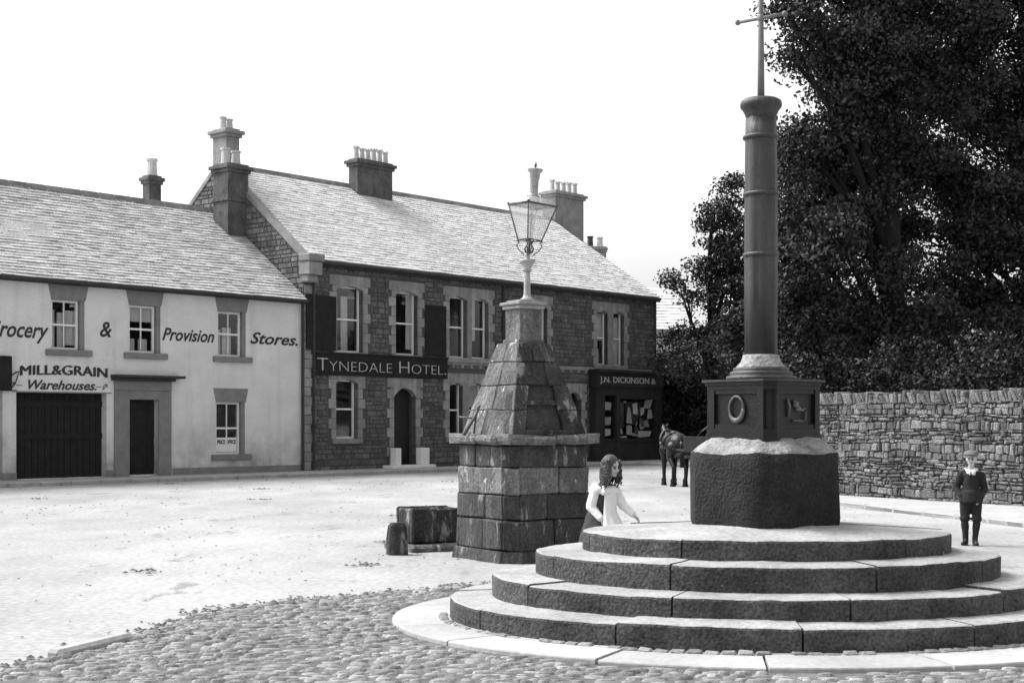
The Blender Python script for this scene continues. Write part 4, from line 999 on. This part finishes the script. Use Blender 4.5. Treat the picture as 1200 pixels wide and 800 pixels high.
# ------------------------------------------------------------------ boundary wall
wp = [Vector((13.4, 21.4, 0)), Vector((9.7, 27.5, 0)), Vector((7.14, 31.7, 0)), Vector((5.75, 34.2, 0)), Vector((6.5, 39, 0)), Vector((8.2, 47, 0))]
bw_ = empty('boundary_wall', (0, 0, 0)); tag(bw_, 'long rubble stone boundary wall with upright coping below the tall trees', 'wall')
bmS, bmC, bmK = BM(), BM(), BM(); rnd = random.Random(31)
for a, b in zip(wp, wp[1:]):
    d = b - a; L = d.length; ang = math.atan2(d.y, d.x); mt = Matrix.Translation(a) @ Matrix.Rotation(ang, 4, 'Z')
    # local: x along, road side is +y here (left of travel direction)
    box(bmK, 0, L, -.40, -.05, -.05, 2.05, mtx=mt)
    z = 0.0
    while z < 2.05:
        h = min(rnd.choice((.05, .065, .08, .09, .11, .15)) * rnd.uniform(.85, 1.15), 2.07 - z); x = 0 - rnd.random()*.1
        while x < L:
            w = rnd.choice((.07, .11, .15, .20, .32)) * rnd.uniform(.8, 1.2); g = .006; o = rnd.uniform(.0, .045); j0, j1 = rnd.uniform(-.02, .02), rnd.uniform(-.02, .02); xa, xb = max(x, 0), min(x+w, L)
            if xb - xa > .05:
                rough(box(bmS, xa+g, xb-g, -.12, .0+o, z+g+j0, z+h-g+j1, mtx=mt, bevel=.018), .022, 9, x*7)
            x += w
        z += h
    x = 0
    while x < L:
        w = rnd.uniform(.05, .15); hh = rnd.uniform(.16, .27); tl = rnd.uniform(-.01, .13)
        v = box(bmC, x+.005, min(x+w, L+.1)-.005, -.42, .03, 2.05, 2.05+hh, mtx=mt, bevel=.015)
        dl = mt.to_3x3() @ Vector((tl, 0, 0))
        for q in v:
            if q.co.z > 2.15: q.co += dl
        rough(v, .028, 7, x*3); x += w
for v in bmS.verts: v.co.z += .05 * noise.noise(Vector((v.co.x * 1.2, v.co.y * 1.2, v.co.z * 2.5)))
fin('stones', bmS, M['wallst'], bw_, norm=True); fin('coping', bmC, M['cope'], bw_); fin('core', bmK, mat('earthy wall mortar', .07, .13, 5, .95, .6, 20, fine=.3), bw_)

# ------------------------------------------------------------------ trees
def leaves(name, pts, size, m, parent, seed):
    """one small folded leaf per point"""
    r_ = np.random.default_rng(seed); n = len(pts)
    u = r_.normal(size=(n, 3)); u /= np.linalg.norm(u, axis=1)[:, None]; w = r_.normal(size=(n, 3)); w = np.cross(u, w); w /= np.linalg.norm(w, axis=1)[:, None]
    s = size * r_.uniform(.6, 1.3, n)[:, None]
    v = np.stack([pts - u*s*.5, pts + w*s*.3, pts + u*s*.5, pts - w*s*.3], 1).reshape(-1, 3).astype(np.float32)
    me = bpy.data.meshes.new(name); me.vertices.add(4*n); me.vertices.foreach_set('co', v.ravel()); me.loops.add(4*n); me.loops.foreach_set('vertex_index', np.arange(4*n, dtype=np.int32))
    me.polygons.add(n); me.polygons.foreach_set('loop_start', np.arange(0, 4*n, 4, dtype=np.int32)); me.polygons.foreach_set('loop_total', np.full(n, 4, np.int32)); me.update(calc_edges=True)
    return link(name, me, parent, m)
def tree(name, loc, H, blobs, nclump, nleaf, lsize, label, tr_r=.35, seed=1, clr=.45, th=3.0, m='leaf'):
    """blobs: (x,y,z,rx,ry,rz) ellipsoids relative to the foot"""
    root = empty(name, loc); r_ = np.random.default_rng(seed); rp = random.Random(seed)
    tag(root, label, 'tree', 'tall trees behind the boundary wall')
    bm = BM()
    top = Vector((0, 0, H * .62)); mid = Vector((.2, .1, H * .3))
    tube(bm, [(0, 0, -.3), (0, 0, .3), mid, top, (0, 0, H*.85)], [tr_r*1.4, tr_r*1.05, tr_r*.8, tr_r*.45, tr_r*.12], 12)
    fin('trunk', bm, M['bark'], root, True)
    bm = BM(); tips = []
    for b in blobs:
        c = Vector(b[:3]); st = Vector((0, 0, max(1.8, min(H*.6, c.z * .55)))); md = st.lerp(c, .5) + Vector((rp.uniform(-.3, .3), rp.uniform(-.3, .3), .3))
        tube(bm, [st, md, c], [tr_r*.35, tr_r*.22, tr_r*.08], 7)
        for k in range(5):
            e = c + Vector((rp.uniform(-1, 1)*b[3], rp.uniform(-1, 1)*b[4], rp.uniform(-.6, .9)*b[5])) * .75; tube(bm, [md.lerp(c, .5), md.lerp(e, .7) + Vector((0, 0, .1)), e], [tr_r*.12, tr_r*.07, tr_r*.025], 5)
    fin('limbs', bm, M['bark'], root, True)
    bmt = BM(); vol = np.array([b[3]*b[4]*b[5] for b in blobs])**.75; pr = vol / vol.sum(); pts = []
    for b, p in zip(blobs, pr):
        k = max(3, int(nclump * p)); d = r_.normal(size=(k, 3)); d /= np.linalg.norm(d, axis=1)[:, None]; rad = r_.uniform(.25, 1.0, k)**.5
        cc = np.array(b[:3]) + d * rad[:, None] * np.array(b[3:6])
        for c in cc:
            o = np.array(b[:3]) + (c - np.array(b[:3])) * .35; md = (o + c) / 2 + r_.normal(size=3) * .12; tube(bmt, [o, md, c, c + (c - o) * .12], [.035, .022, .012, .005], 4, False)
            nl = int(nleaf * r_.uniform(.5, 1.4)); q = r_.normal(size=(nl, 3)) * np.array([clr, clr, clr*.55]) * r_.uniform(.6, 1.2)
            q = q[np.linalg.norm(q / np.array([clr, clr, clr*.55]), axis=1) < 1.9]; pts.append(c + q)
    fin('twigs', bmt, M['bark'], root, False)
    leaves('crown', np.concatenate(pts), lsize, M[m], root, seed + 5)
    return root
def pix(px, py, Y): return ((px - 600) / F * Y, (HY - py) / F * Y + HC)
def mkblobs(loc, specs):
    """(px, py, Y, r_px_x, r_px_y) specs of crown masses, as metres about the foot"""
    out = []
    for (px, py, Y, rx, ry) in specs:
        x, z = pix(px, py, Y); out.append((x - loc[0], Y - loc[1], z, rx * Y / F, (rx + ry) / 2 * Y / F, ry * Y / F))
    return out
T1 = (9.8, 38, 0)
tree('broadleaf_tree', T1, 15, mkblobs(T1, [(1010, 60, 38, 80, 60), (965, 180, 38, 45, 50), (960, 300, 37, 50, 60), (1010, 240, 39, 70, 70), (1060, 150, 39, 80, 70), (1080, 20, 39, 90, 60), (960, 390, 38, 60, 50), (1040, 360, 38, 70, 60), (975, -40, 38, 60, 50), (1080, -90, 39, 120, 60), (935, 62, 37, 20, 12), (945, 20, 37, 40, 20), (922, 230, 38, 16, 34), (935, 160, 38, 20, 28), (918, 300, 38, 18, 40), (1000, 110, 38, 50, 50)]), 500, 420, .125, 'tallest dark broadleaf tree, its ragged left edge beside the cross head', .42, 3)
T2 = (14.3, 40, 0)
tree('broadleaf_tree', T2, 16, mkblobs(T2, [(1160, 60, 40, 90, 70), (1180, 200, 40, 90, 90), (1120, 280, 40, 70, 80), (1190, 340, 40, 80, 70), (1250, 120, 41, 90, 110), (1130, 390, 39, 70, 50), (1250, 300, 40, 80, 90), (1190, -60, 40, 100, 60)]), 440, 410, .13, 'dark broadleaf tree filling the right edge above the wall', .5, 4)
T3 = (10.2, 52, 0)
tree('broadleaf_tree', T3, 14, mkblobs(T3, [(925, 330, 52, 40, 60), (900, 400, 50, 50, 45), (960, 240, 53, 40, 60), (985, 420, 50, 70, 40), (935, 200, 53, 22, 30), (1060, 430, 46, 90, 30), (1160, 430, 44, 80, 30)]), 280, 340, .14, 'dark tree right behind the column of the cross, lower than its neighbour', .35, 5)
T4 = (8.2, 60, 0)
tree('broadleaf_tree', T4, 11.5, mkblobs(T4, [(845, 270, 60, 28, 34), (848, 330, 60, 34, 34), (806, 355, 59, 22, 12), (825, 310, 60, 20, 14), (820, 395, 59, 40, 16), (858, 225, 60, 15, 22), (835, 250, 60, 16, 16), (868, 300, 60, 24, 60), (895, 230, 60, 20, 40), (800, 420, 58, 30, 26), (865, 400, 58, 40, 40), (795, 330, 60, 13, 7)]), 150, 210, .15, 'smaller open-crowned tree left of the cross column, against the sky', .25, 6, clr=.42)
# hedge and shrubs at the street end
def shrub(name, loc, r, h, label, seed, n=14000):
    root = empty(name, loc); tag(root, label, 'shrub', 'shrubs at the street end'); r_ = np.random.default_rng(seed)
    bm = BM(); rp = random.Random(seed)
    for k in range(6): tube(bm, [(rp.uniform(-.2, .2), rp.uniform(-.2, .2), -.1), (rp.uniform(-.5, .5)*r, rp.uniform(-.5, .5)*r, h*.5), (rp.uniform(-.8, .8)*r, rp.uniform(-.8, .8)*r, h*.85)], [.06, .04, .015], 6)
    fin('stem', bm, M['bark'], root, True)
    d = r_.normal(size=(110, 3)); d /= np.linalg.norm(d, axis=1)[:, None]; c = d * r_.uniform(.3, 1, 110)[:, None]**.4 * np.array([r, r*.7, h*.5]) + np.array([0, 0, h*.5])
    idx = r_.integers(0, 110, n); p = c[idx] + r_.normal(size=(n, 3)) * .28; p = p[p[:, 2] > .02]
    leaves('foliage', p, .16, M['leaf2'], root, seed)
shrub('shrub', (6.9, 63.2, 0), 1.5, 4.6, 'tall dark shrub beside the shopfront corner', 11)
shrub('shrub', (8.6, 62.6, 0), 1.7, 4.0, 'dark shrub seen between the horse and the cross', 12)
shrub('shrub', (10.8, 61.5, 0), 2.0, 5.0, 'dark shrub hidden mostly behind the cross pedestal', 13)
# low dark undergrowth directly behind the boundary wall
r_ = np.random.default_rng(77); n = 110000; t = r_.random(n); base = np.array([6.3, 36.5]); e = np.array([15.5, 23.5])
p = base + (e - base) * t[:, None]; p = p + np.array([.82, .57]) * r_.uniform(0.2, 2.2, n)[:, None]
pts = np.column_stack([p, r_.uniform(.1, 3.1, n) + .4*np.sin(t*37) + .25*np.sin(t*90)])
o = leaves('undergrowth', pts, .11, M['leaf2'], None, 9); tag(o, 'dark leafy undergrowth along the back of the boundary wall', 'undergrowth', kind='stuff')
r_ = np.random.default_rng(78); n = 60000; x = r_.uniform(6.5, 24, n); y = 66 - (x - 6.5) * .9 + r_.uniform(0, 3, n)
o = leaves('ground_cover', np.column_stack([x, y, r_.uniform(0, 3.4, n) + .4*np.sin(x*2)]), .2, M['leaf2'], None, 10); tag(o, 'dark mass of bushes closing the far end of the street', 'bushes', kind='stuff')

# ------------------------------------------------------------------ people
def hand(bm, wrist, d, palmn, size=.15):
    """palm, four bent fingers and a side thumb; d = pointing direction, palmn = palm normal"""
    wrist = Vector(wrist); d = Vector(d).normalized(); n = Vector(palmn); n = (n - d*n.dot(d)).normalized(); s = d.cross(n)
    k = size / .17
    ce = wrist + d * .045*k
    for q in (-.026, -.009, .009, .026): cap_(bm, wrist + s*q*.7*k + d*.01*k, wrist + s*q*k + d*.075*k, .013*k, .0115*k, 8)
    for q, l in ((-.027, .85), (-.009, 1.0), (.009, .95), (.027, .75)):
        a = wrist + s*q*k + d*.078*k; b = a + (d*.9 + n*.35)*.035*l*k; c = b + (d*.5 + n*.8)*.032*l*k
        cap_(bm, a, b, .0092*k, .0085*k, 8); cap_(bm, b, c, .0085*k, .0072*k, 8)
    a = wrist + s*-.026*k + d*.02*k; b = a + (s*-.7 + d*.7 + n*.3)*.035*k; c = b + (d*.8 + n*.5 + s*-.1)*.028*k
    cap_(bm, a, b, .0125*k, .0105*k, 8); cap_(bm, b, c, .0105*k, .0085*k, 8)
def head(bm, c, r, f=Vector((0, -1, 0))):
    """skull, jaw, nose, ears; r = half head height; f = facing"""
    f = Vector(f).normalized(); s = Vector((0, 0, 1)).cross(f).normalized(); up = Vector((0, 0, 1)); yaw = math.atan2(f.x, -f.y); c = Vector(c)
    ell(bm, c + up*r*.22 - f*r*.08, (r*.70, r*.80, r*.78), (0, 0, yaw)); ell(bm, c - up*r*.28 + f*r*.12, (r*.56, r*.60, r*.66), (0, 0, yaw)); ell(bm, c - up*r*.72 + f*r*.38, (r*.24, r*.22, r*.2), (0, 0, yaw))
    cap_(bm, c + f*r*.66 + up*r*.12, c + f*r*.82 - up*r*.17, r*.07, r*.11, 8)
    for q in (-1, 1): ell(bm, c + s*q*r*.70 - up*r*.02 - f*r*.02, (r*.10, r*.16, r*.24), (0, 0, yaw)); ell(bm, c + s*q*r*.33 + f*r*.48 - up*r*.18, (r*.22, r*.2, r*.2), (0, 0, yaw))
def face(c, r, f, par):
    f = Vector(f).normalized(); s = Vector((0, 0, 1)).cross(f).normalized(); up = Vector((0, 0, 1)); c = Vector(c)
    bm = BM()
    for q in (-1, 1):
        ell(bm, c + s*q*r*.28 + f*r*.66 + up*r*.03, (r*.095,)*3); tube(bm, [c + s*q*r*.14 + f*r*.72 + up*r*.17, c + s*q*r*.30 + f*r*.70 + up*r*.22, c + s*q*r*.44 + f*r*.60 + up*r*.17], r*.035, 6)
    fin('eyes', bm, M['eye'], par, True)
    bm = BM(); tube(bm, [c - s*r*.2 + f*r*.66 - up*r*.46, c + f*r*.75 - up*r*.44, c + s*r*.2 + f*r*.66 - up*r*.46], [r*.03, r*.055, r*.03], 6); fin('mouth', bm, M['mouth'], par, True)

# boy with flat cap, hands in pockets
bp_ = G(1138, 639)
boy = empty('person', (bp_.x, bp_.y, 0), R(-16)); boy.scale = (.92, .95, 1.0); tag(boy, 'boy in grey flat cap, dark jacket and knickerbockers standing with hands in pockets', 'person')
Hc = Vector((0, -.01, 1.155)); hr = .095; fc = Vector((-.12, -1, -.02))
bm = BM(); head(bm, Hc, hr, fc); cap_(bm, (0, .02, .98), (0, .0, 1.09), .045, .042)
cap_(bm, (0, .01, .66), (0, .01, .92), .10, .11); ell(bm, (0, .01, .93), (.14, .08, .07)); ell(bm, (0, .01, .63), (.115, .085, .09))
arms = {-1: [(-.14, .01, .945), (-.205, .06, .77), (-.135, -.06, .655)], 1: [(.14, .01, .94), (.192, .07, .765), (.13, -.06, .64)]}
for s_ in (-1, 1):
    a, b, c = map(Vector, arms[s_]); cap_(bm, a, b, .042, .034); cap_(bm, b, c, .034, .024); hand(bm, c, Vector((-.35*s_, -.25, -.9)), Vector((-s_, .3, -.2)), .14)
legs = {-1: [(-.072, .01, .62), (-.088, -.01, .345), (-.075, .02, .07)], 1: [(.072, .01, .62), (.078, -.015, .345), (.055, -.01, .07)]}
for s_ in (-1, 1):
    a, b, c = map(Vector, legs[s_]); cap_(bm, a, b, .075, .05); cap_(bm, b, c, .047, .03); cap_(bm, c, c + Vector((.01*s_, -.08, -.045)), .028, .016)
blob('body', bm, M['skin'], boy, .008, 2)
face(Hc, hr, fc, boy)
bm = BM()        # jacket
cap_(bm, (0, .01, .64), (0, .01, .90), .118, .118); ell(bm, (0, .012, .935), (.155, .095, .072)); ell(bm, (0, .01, .70), (.135, .11, .13)); lathe(bm, [(.15, .575), (.16, .60), (.145, .68), (.13, .74)], 20)
for s_ in (-1, 1):
    a, b, c = map(Vector, arms[s_]); cap_(bm, a, b, .060, .052); cap_(bm, b, b.lerp(c, .88), .052, .044); ell(bm, (.10*s_, -.03, .62), (.07, .08, .07))
blob('jacket', bm, M['cloth_dark'], boy, .010, 3)
bm = BM()
for s_ in (-1, 1):
    a, b, c = map(Vector, legs[s_]); cap_(bm, a, b + Vector((0, 0, .03)), .092, .066); ell(bm, b + Vector((0, 0, .02)), (.078, .078, .055))
blob('knickerbockers', bm, M['cloth_dark'], boy, .010, 3)
bm = BM()
for s_ in (-1, 1): a, b, c = map(Vector, legs[s_]); cap_(bm, b - Vector((0, 0, .03)), b.lerp(c, .4) + Vector((0, .004, 0)), .054, .054); cap_(bm, b.lerp(c, .4), c, .053, .038); cap_(bm, c, c + Vector((.01*s_, -.06, -.02)), .036, .034)
blob('stockings', bm, M['cloth_dark'], boy, .009, 2)
for s_ in (-1, 1):
    bm = BM(); a, b, c = map(Vector, legs[s_]); cap_(bm, c + Vector((0, .01, .05)), c + Vector((0, .01, -.02)), .042, .042); cap_(bm, (c.x, c.y+.01, .038), (c.x + .03*s_ - .01, c.y - .115, .032), .038, .033)
    box(bm, c.x - .038, c.x + .038, c.y - .13, c.y + .05, 0.0, .02)
    blob('boot', bm, M['boot'], boy, .007, 2)
bm = BM()        # wide white collar lying over the jacket
for s_ in (-1, 1):
    pts = [(0.005*s_, -.075, 1.015), (.07*s_, -.05, 1.03), (.085*s_, .02, 1.04), (.04*s_, .08, 1.045), (0, .085, 1.045)]
    out_ = [(.022*s_, -.120, .945), (.046*s_, -.112, .975), (.082*s_, -.02, 1.02), (.06*s_, .085, 1.03), (0, .092, 1.03)]
    A = [bm.verts.new(p) for p in pts]; B = [bm.verts.new(p) for p in out_]
    for i in range(4): bm.faces.new((A[i], A[i+1], B[i+1], B[i]))
c_ = fin('collar', bm, M['cloth_white'], boy, True); sm = c_.modifiers.new('s', 'SOLIDIFY'); sm.thickness = .008; sm.offset = 1
bm = BM(); ell(bm, Hc + Vector((-.0, .012, .085)), (.112, .118, .042)); ell(bm, Hc + Vector((-.01, -.045, .068)), (.098, .090, .030)); ell(bm, Hc + Vector((-.012, -.095, .045)), (.062, .055, .011), (R(14), 0, 0)); lathe(bm, [(.072, Hc.z + .03), (.08, Hc.z + .06), (.08, Hc.z + .08)], 20, (0, .01))
blob('cap', bm, M['cap'], boy, .006, 2)
bm = BM(); ell(bm, Hc + Vector((0, .028, .005)), (.074, .078, .066)); blob('hair', bm, M['hair'], boy, .008, 1)

# girl with curly hair and white pinafore, leaning to her left
gp = Vector((pix(709, 0, 15.0)[0], 15.0, 0))
girl = empty('person', gp, R(34)); tag(girl, 'curly haired girl in white pinafore leaning forward between fountain and steps', 'person')
Hg = Vector((.02, -.085, 1.20)); hg = .105; fg = Vector((.22, -.97, -.34))
bm = BM(); head(bm, Hg, hg, fg); cap_(bm, (.0, 0, 1.01), (.03, -.03, 1.13), .043, .042)
cap_(bm, (-.04, .02, .66), (0, 0, .93), .095, .10); ell(bm, (0, 0, .955), (.135, .075, .06)); ell(bm, (-.04, .03, .62), (.11, .09, .09))
ga = {-1: [(-.115, .01, .96), (-.165, .02, .78), (-.125, -.11, .66)], 1: [(.115, -.01, .955), (.175, -.07, .80), (.215, -.20, .70)]}
for s_ in (-1, 1):
    a, b, c = map(Vector, ga[s_]); cap_(bm, a, b, .036, .030); cap_(bm, b, c, .030, .021)
hand(bm, ga[1][2], (.35, -.6, -.6), (-.6, 0, -.5), .145); hand(bm, ga[-1][2], (.5, -.6, -.5), (.5, .3, -.6), .145)
for s_, kx_ in ((-1, -.08), (1, .04)):
    cap_(bm, (-.04 + .05*s_, .03, .60), (kx_, .0, .34), .07, .045); cap_(bm, (kx_, .0, .34), (kx_, .04, .07), .042, .028); cap_(bm, (kx_, .04, .05), (kx_ + .01, -.06, .03), .03, .024)
blob('body', bm, M['skin'], girl, .008, 2)
face(Hg, hg, fg, girl)
bm = BM()
cap_(bm, (-.04, .02, .68), (0, 0, .93), .112, .115); ell(bm, (0, 0, .95), (.155, .092, .07))
lathe(bm, [(.225, .36), (.235, .38), (.19, .55), (.12, .75)], 28, (-.04, .03))
for s_ in (-1, 1): a, b, c = map(Vector, ga[s_]); cap_(bm, a, b, .042, .036); cap_(bm, b, b.lerp(c, .9), .034, .026)
blob('dress', bm, M['cloth_mid'], girl, .010, 2)
bm = BM()       # pinafore: bib, flared skirt open behind-left, frilled shoulders
n = 26; lev = [(.95, .108, .100), (.86, .118, .118), (.74, .122, .13), (.62, .17, .20), (.48, .22, .28), (.40, .25, .32)]
rings = []
for z, rx, ry in lev:
    rr = []
    for k in range(n):
        t = R(-128 + 200*k/(n-1)); wv = 1 + (.07 * math.sin(k*1.9) if z < .7 else .03 * math.sin(k*1.9) if z < .8 else 0)
        rr.append(bm.verts.new((-.04*(1-(z-.4)/.55) + rx*wv*math.cos(t), .02*(1-(z-.4)/.55) + ry*wv*math.sin(t), z)))
    rings.append(rr)
for A, B in zip(rings, rings[1:]):
    for k in range(n-1): bm.faces.new((A[k], A[k+1], B[k+1], B[k]))
pf = fin('pinafore', bm, M['cloth_white'], girl, True); sm = pf.modifiers.new('s', 'SOLIDIFY'); sm.thickness = .010; sm.offset = 1
bm = BM()
for s_ in (-1, 1):
    ell(bm, (.12*s_, 0, .955), (.06, .08, .05), (0, R(-18*s_), 0)); cap_(bm, (.085*s_, -.085, .93), (.09*s_, .06, 1.0), .03, .03)
    a, b, c = map(Vector, ga[s_]); cap_(bm, a, b, .058, .052); cap_(bm, b, b.lerp(c, .88), .050, .038)
ell(bm, (0, -.03, .95), (.125, .095, .065))
blob('white_sleeves', bm, M['cloth_white'], girl, .008, 2)
bm = BM(); rp = random.Random(4); f_ = fg.normalized(); sd_ = Vector((0, 0, 1)).cross(f_).normalized()
ell(bm, Hg - f_*.02 + Vector((0, 0, .03)), (.088, .092, .088))
for k in range(170):
    a = R(rp.uniform(62, 298)); dr_ = (f_*math.cos(a) + sd_*math.sin(a)); dr_.z = 0; dr_.normalize(); p0 = Hg + dr_*.078 + Vector((0, 0, rp.uniform(-.02, .07))); ln = rp.uniform(.12, .22)
    tube(bm, [p0 + dr_*.022*math.sin(q*1.5 + k) + sd_*.018*math.cos(q*1.5 + k) + dr_*.010*q*.35 - Vector((0, 0, ln*q/7)) for q in range(8)], [.011, .013, .013, .012, .012, .010, .008, .004], 6)
fin('hair', bm, M['hair'], girl, True)
for s_, kx_ in ((-1, -.08), (1, .04)):
    bm = BM(); cap_(bm, (kx_, .045, .12), (kx_, .045, .05), .04, .04); cap_(bm, (kx_, .045, .036), (kx_+.01, -.075, .032), .036, .031); blob('boot', bm, M['boot'], girl, .008, 2)

# ------------------------------------------------------------------ horse and cart
hp_ = G(786, 569)
horse = empty('horse', (hp_.x + .08, hp_.y, 0), R(99)); tag(horse, 'dark horse standing in harness seen from behind near the shopfront', 'horse')
# local: +x = forward (head), built 1.35 m at the rump
bm = BM()
ell(bm, (-.42, 0, 1.12), (.36, .27, .27)); ell(bm, (.0, 0, 1.06), (.50, .265, .28)); ell(bm, (.42, 0, 1.08), (.30, .235, .30)); ell(bm, (-.58, 0, 1.08), (.20, .21, .22))
cap_(bm, (.55, 0, 1.18), (.86, 0, 1.44), .17, .105); cap_(bm, (.50, 0, 1.28), (.70, 0, 1.42), .10, .08)
cap_(bm, (.88, 0, 1.48), (1.16, 0, 1.16), .10, .055); ell(bm, (.93, 0, 1.42), (.12, .075, .12)); ell(bm, (1.17, 0, 1.14), (.07, .052, .06))
for s_ in (-1, 1): cap_(bm, (.84, .055*s_, 1.55), (.85, .075*s_, 1.66), .03, .012)
def leg(pts, rs):
    for (a, b), (r0, r1) in zip(zip(pts, pts[1:]), zip(rs, rs[1:])): cap_(bm, a, b, r0, r1)
for s_, off in ((-1, 0), (1, .10)):
    leg([(-.50, .15*s_, 1.0), (-.40 + off, .17*s_, .78), (-.66 + off, .15*s_, .50), (-.60 + off, .15*s_, .14), (-.55 + off, .15*s_, .07)], [.19, .12, .062, .046, .05])
    leg([(.45, .14*s_, .95), (.46 - off*.6, .15*s_, .72), (.47 - off*.6, .15*s_, .45), (.46 - off*.6, .15*s_, .14), (.50 - off*.6, .15*s_, .07)], [.14, .09, .058, .044, .05])
    for x in (-.56 + off, .49 - off*.6): lathe(bm, [(.085, .0), (.075, .05), (.06, .11), (.075, .14), (.045, .22)], 12, (x, .15*s_))
blob('body', bm, M['horse'], horse, .018, 3)
bm = BM()
for k in range(24): a = k * .26; tube(bm, [(-.70, .02*math.cos(a), 1.20 + .02*math.sin(a)), (-.82, .04*math.cos(a), 1.08), (-.84, .06*math.cos(a), .78), (-.80 + .03*math.sin(a), .05*math.cos(a), .50)], [.022, .025, .02, .006], 5)
fin('tail', bm, M['horse'], horse, True)
bm = BM()
for k in range(18): x = .48 + .38*k/17; z = 1.33 + .24*k/17; tube(bm, [(x, 0, z+.02), (x-.01, .06, z+.02), (x-.02, .11, z-.12), (x-.02, .12, z-.22)], [.025, .022, .018, .006], 5)
fin('mane', bm, M['horse'], horse, True)
bm = BM()
tube(bm, [(.50 + .08*math.cos(t)*0 + .10*math.sin(t), .22*math.cos(t), 1.14 + .30*math.sin(t)) for t in [2*math.pi*q/20 for q in range(21)]], .045, 8)
tube(bm, [(0.02, .29*math.cos(t), 1.07 + .30*math.sin(t)) for t in [2*math.pi*q/20 for q in range(21)]], .025, 6); ell(bm, (0, 0, 1.38), (.14, .10, .06))
tube(bm, [(-.02, 0, 1.40), (-.4, 0, 1.41), (-.72, 0, 1.24)], .014, 6)
for s_ in (-1, 1): tube(bm, [(.02, .28*s_, 1.0), (-.4, .29*s_, .98), (-.76, .18*s_, .98)], .018, 6)
fin('harness', bm, M['leather'], horse, True)
cart = empty('cart', (hp_.x + 1.72, hp_.y - 1.7, 0), R(138)); tag(cart, 'loaded two-wheeled cart under sloping dark sheet half hidden behind the cross', 'cart')
bm = BM(); box(bm, -1.1, 1.5, -.60, .60, .74, .82, bevel=.01); [box(bm, -1.1, 1.5, s_*.60-.03, s_*.60+.03, .9, 1.3, bevel=.01) for s_ in (-1, 1)]; box(bm, -1.13, -1.07, -.57, .57, .9, 1.3); fin('body', bm, M['cart'], cart)
for s_ in (-1, 1):
    bm = BM(); tube(bm, [(2.15, .36*s_, .98), (1.2, .50*s_, .90), (-.6, .52*s_, .84)], [.028, .035, .04], 8); fin('shaft', bm, M['cart'], cart, True)
    bm = BM(); tube(bm, [(-.1 + .60*math.cos(t), .78*s_, .62 + .60*math.sin(t)) for t in [2*math.pi*q/32 for q in range(33)]], .035, 8)
    for q in range(12): a = q * math.pi/6; tube(bm, [(-.1, .78*s_, .62), (-.1 + .59*math.cos(a), .78*s_, .62 + .59*math.sin(a))], .02, 6)
    tube(bm, [(-.1, .60*s_, .62), (-.1, .86*s_, .62)], .09, 12); fin('wheel', bm, M['cart'], cart, True)
bm = BM(); tube(bm, [(-.1, -.8, .62), (-.1, .8, .62)], .035, 8); fin('axle', bm, M['lead'], cart)
bm = BM(); n = 10; R0 = []      # sheet rising from the shafts to a high ridge
for i in range(n+1):
    t = i/n; row = []
    for j in range(n+1):
        u_ = -1 + 2*j/n; x = 1.75 - 1.75*t; z = .78 + 1.85*t * (1 - .18*abs(u_)**2) + .04*math.sin(i*2.1 + j*1.3); row.append(bm.verts.new((x, .52*u_, z)))
    R0.append(row)
for a, b in zip(R0, R0[1:]):
    for j in range(n): bm.faces.new((a[j], a[j+1], b[j+1], b[j]))
bot = [bm.verts.new((-1.05, .52*(-1 + 2*j/n), 1.0)) for j in range(n+1)]
for j in range(n): bm.faces.new((R0[-1][j], R0[-1][j+1], bot[j+1], bot[j]))
cv = fin('load_sheet', bm, M['tarp'], cart, True); sm = cv.modifiers.new('s', 'SOLIDIFY'); sm.thickness = .02
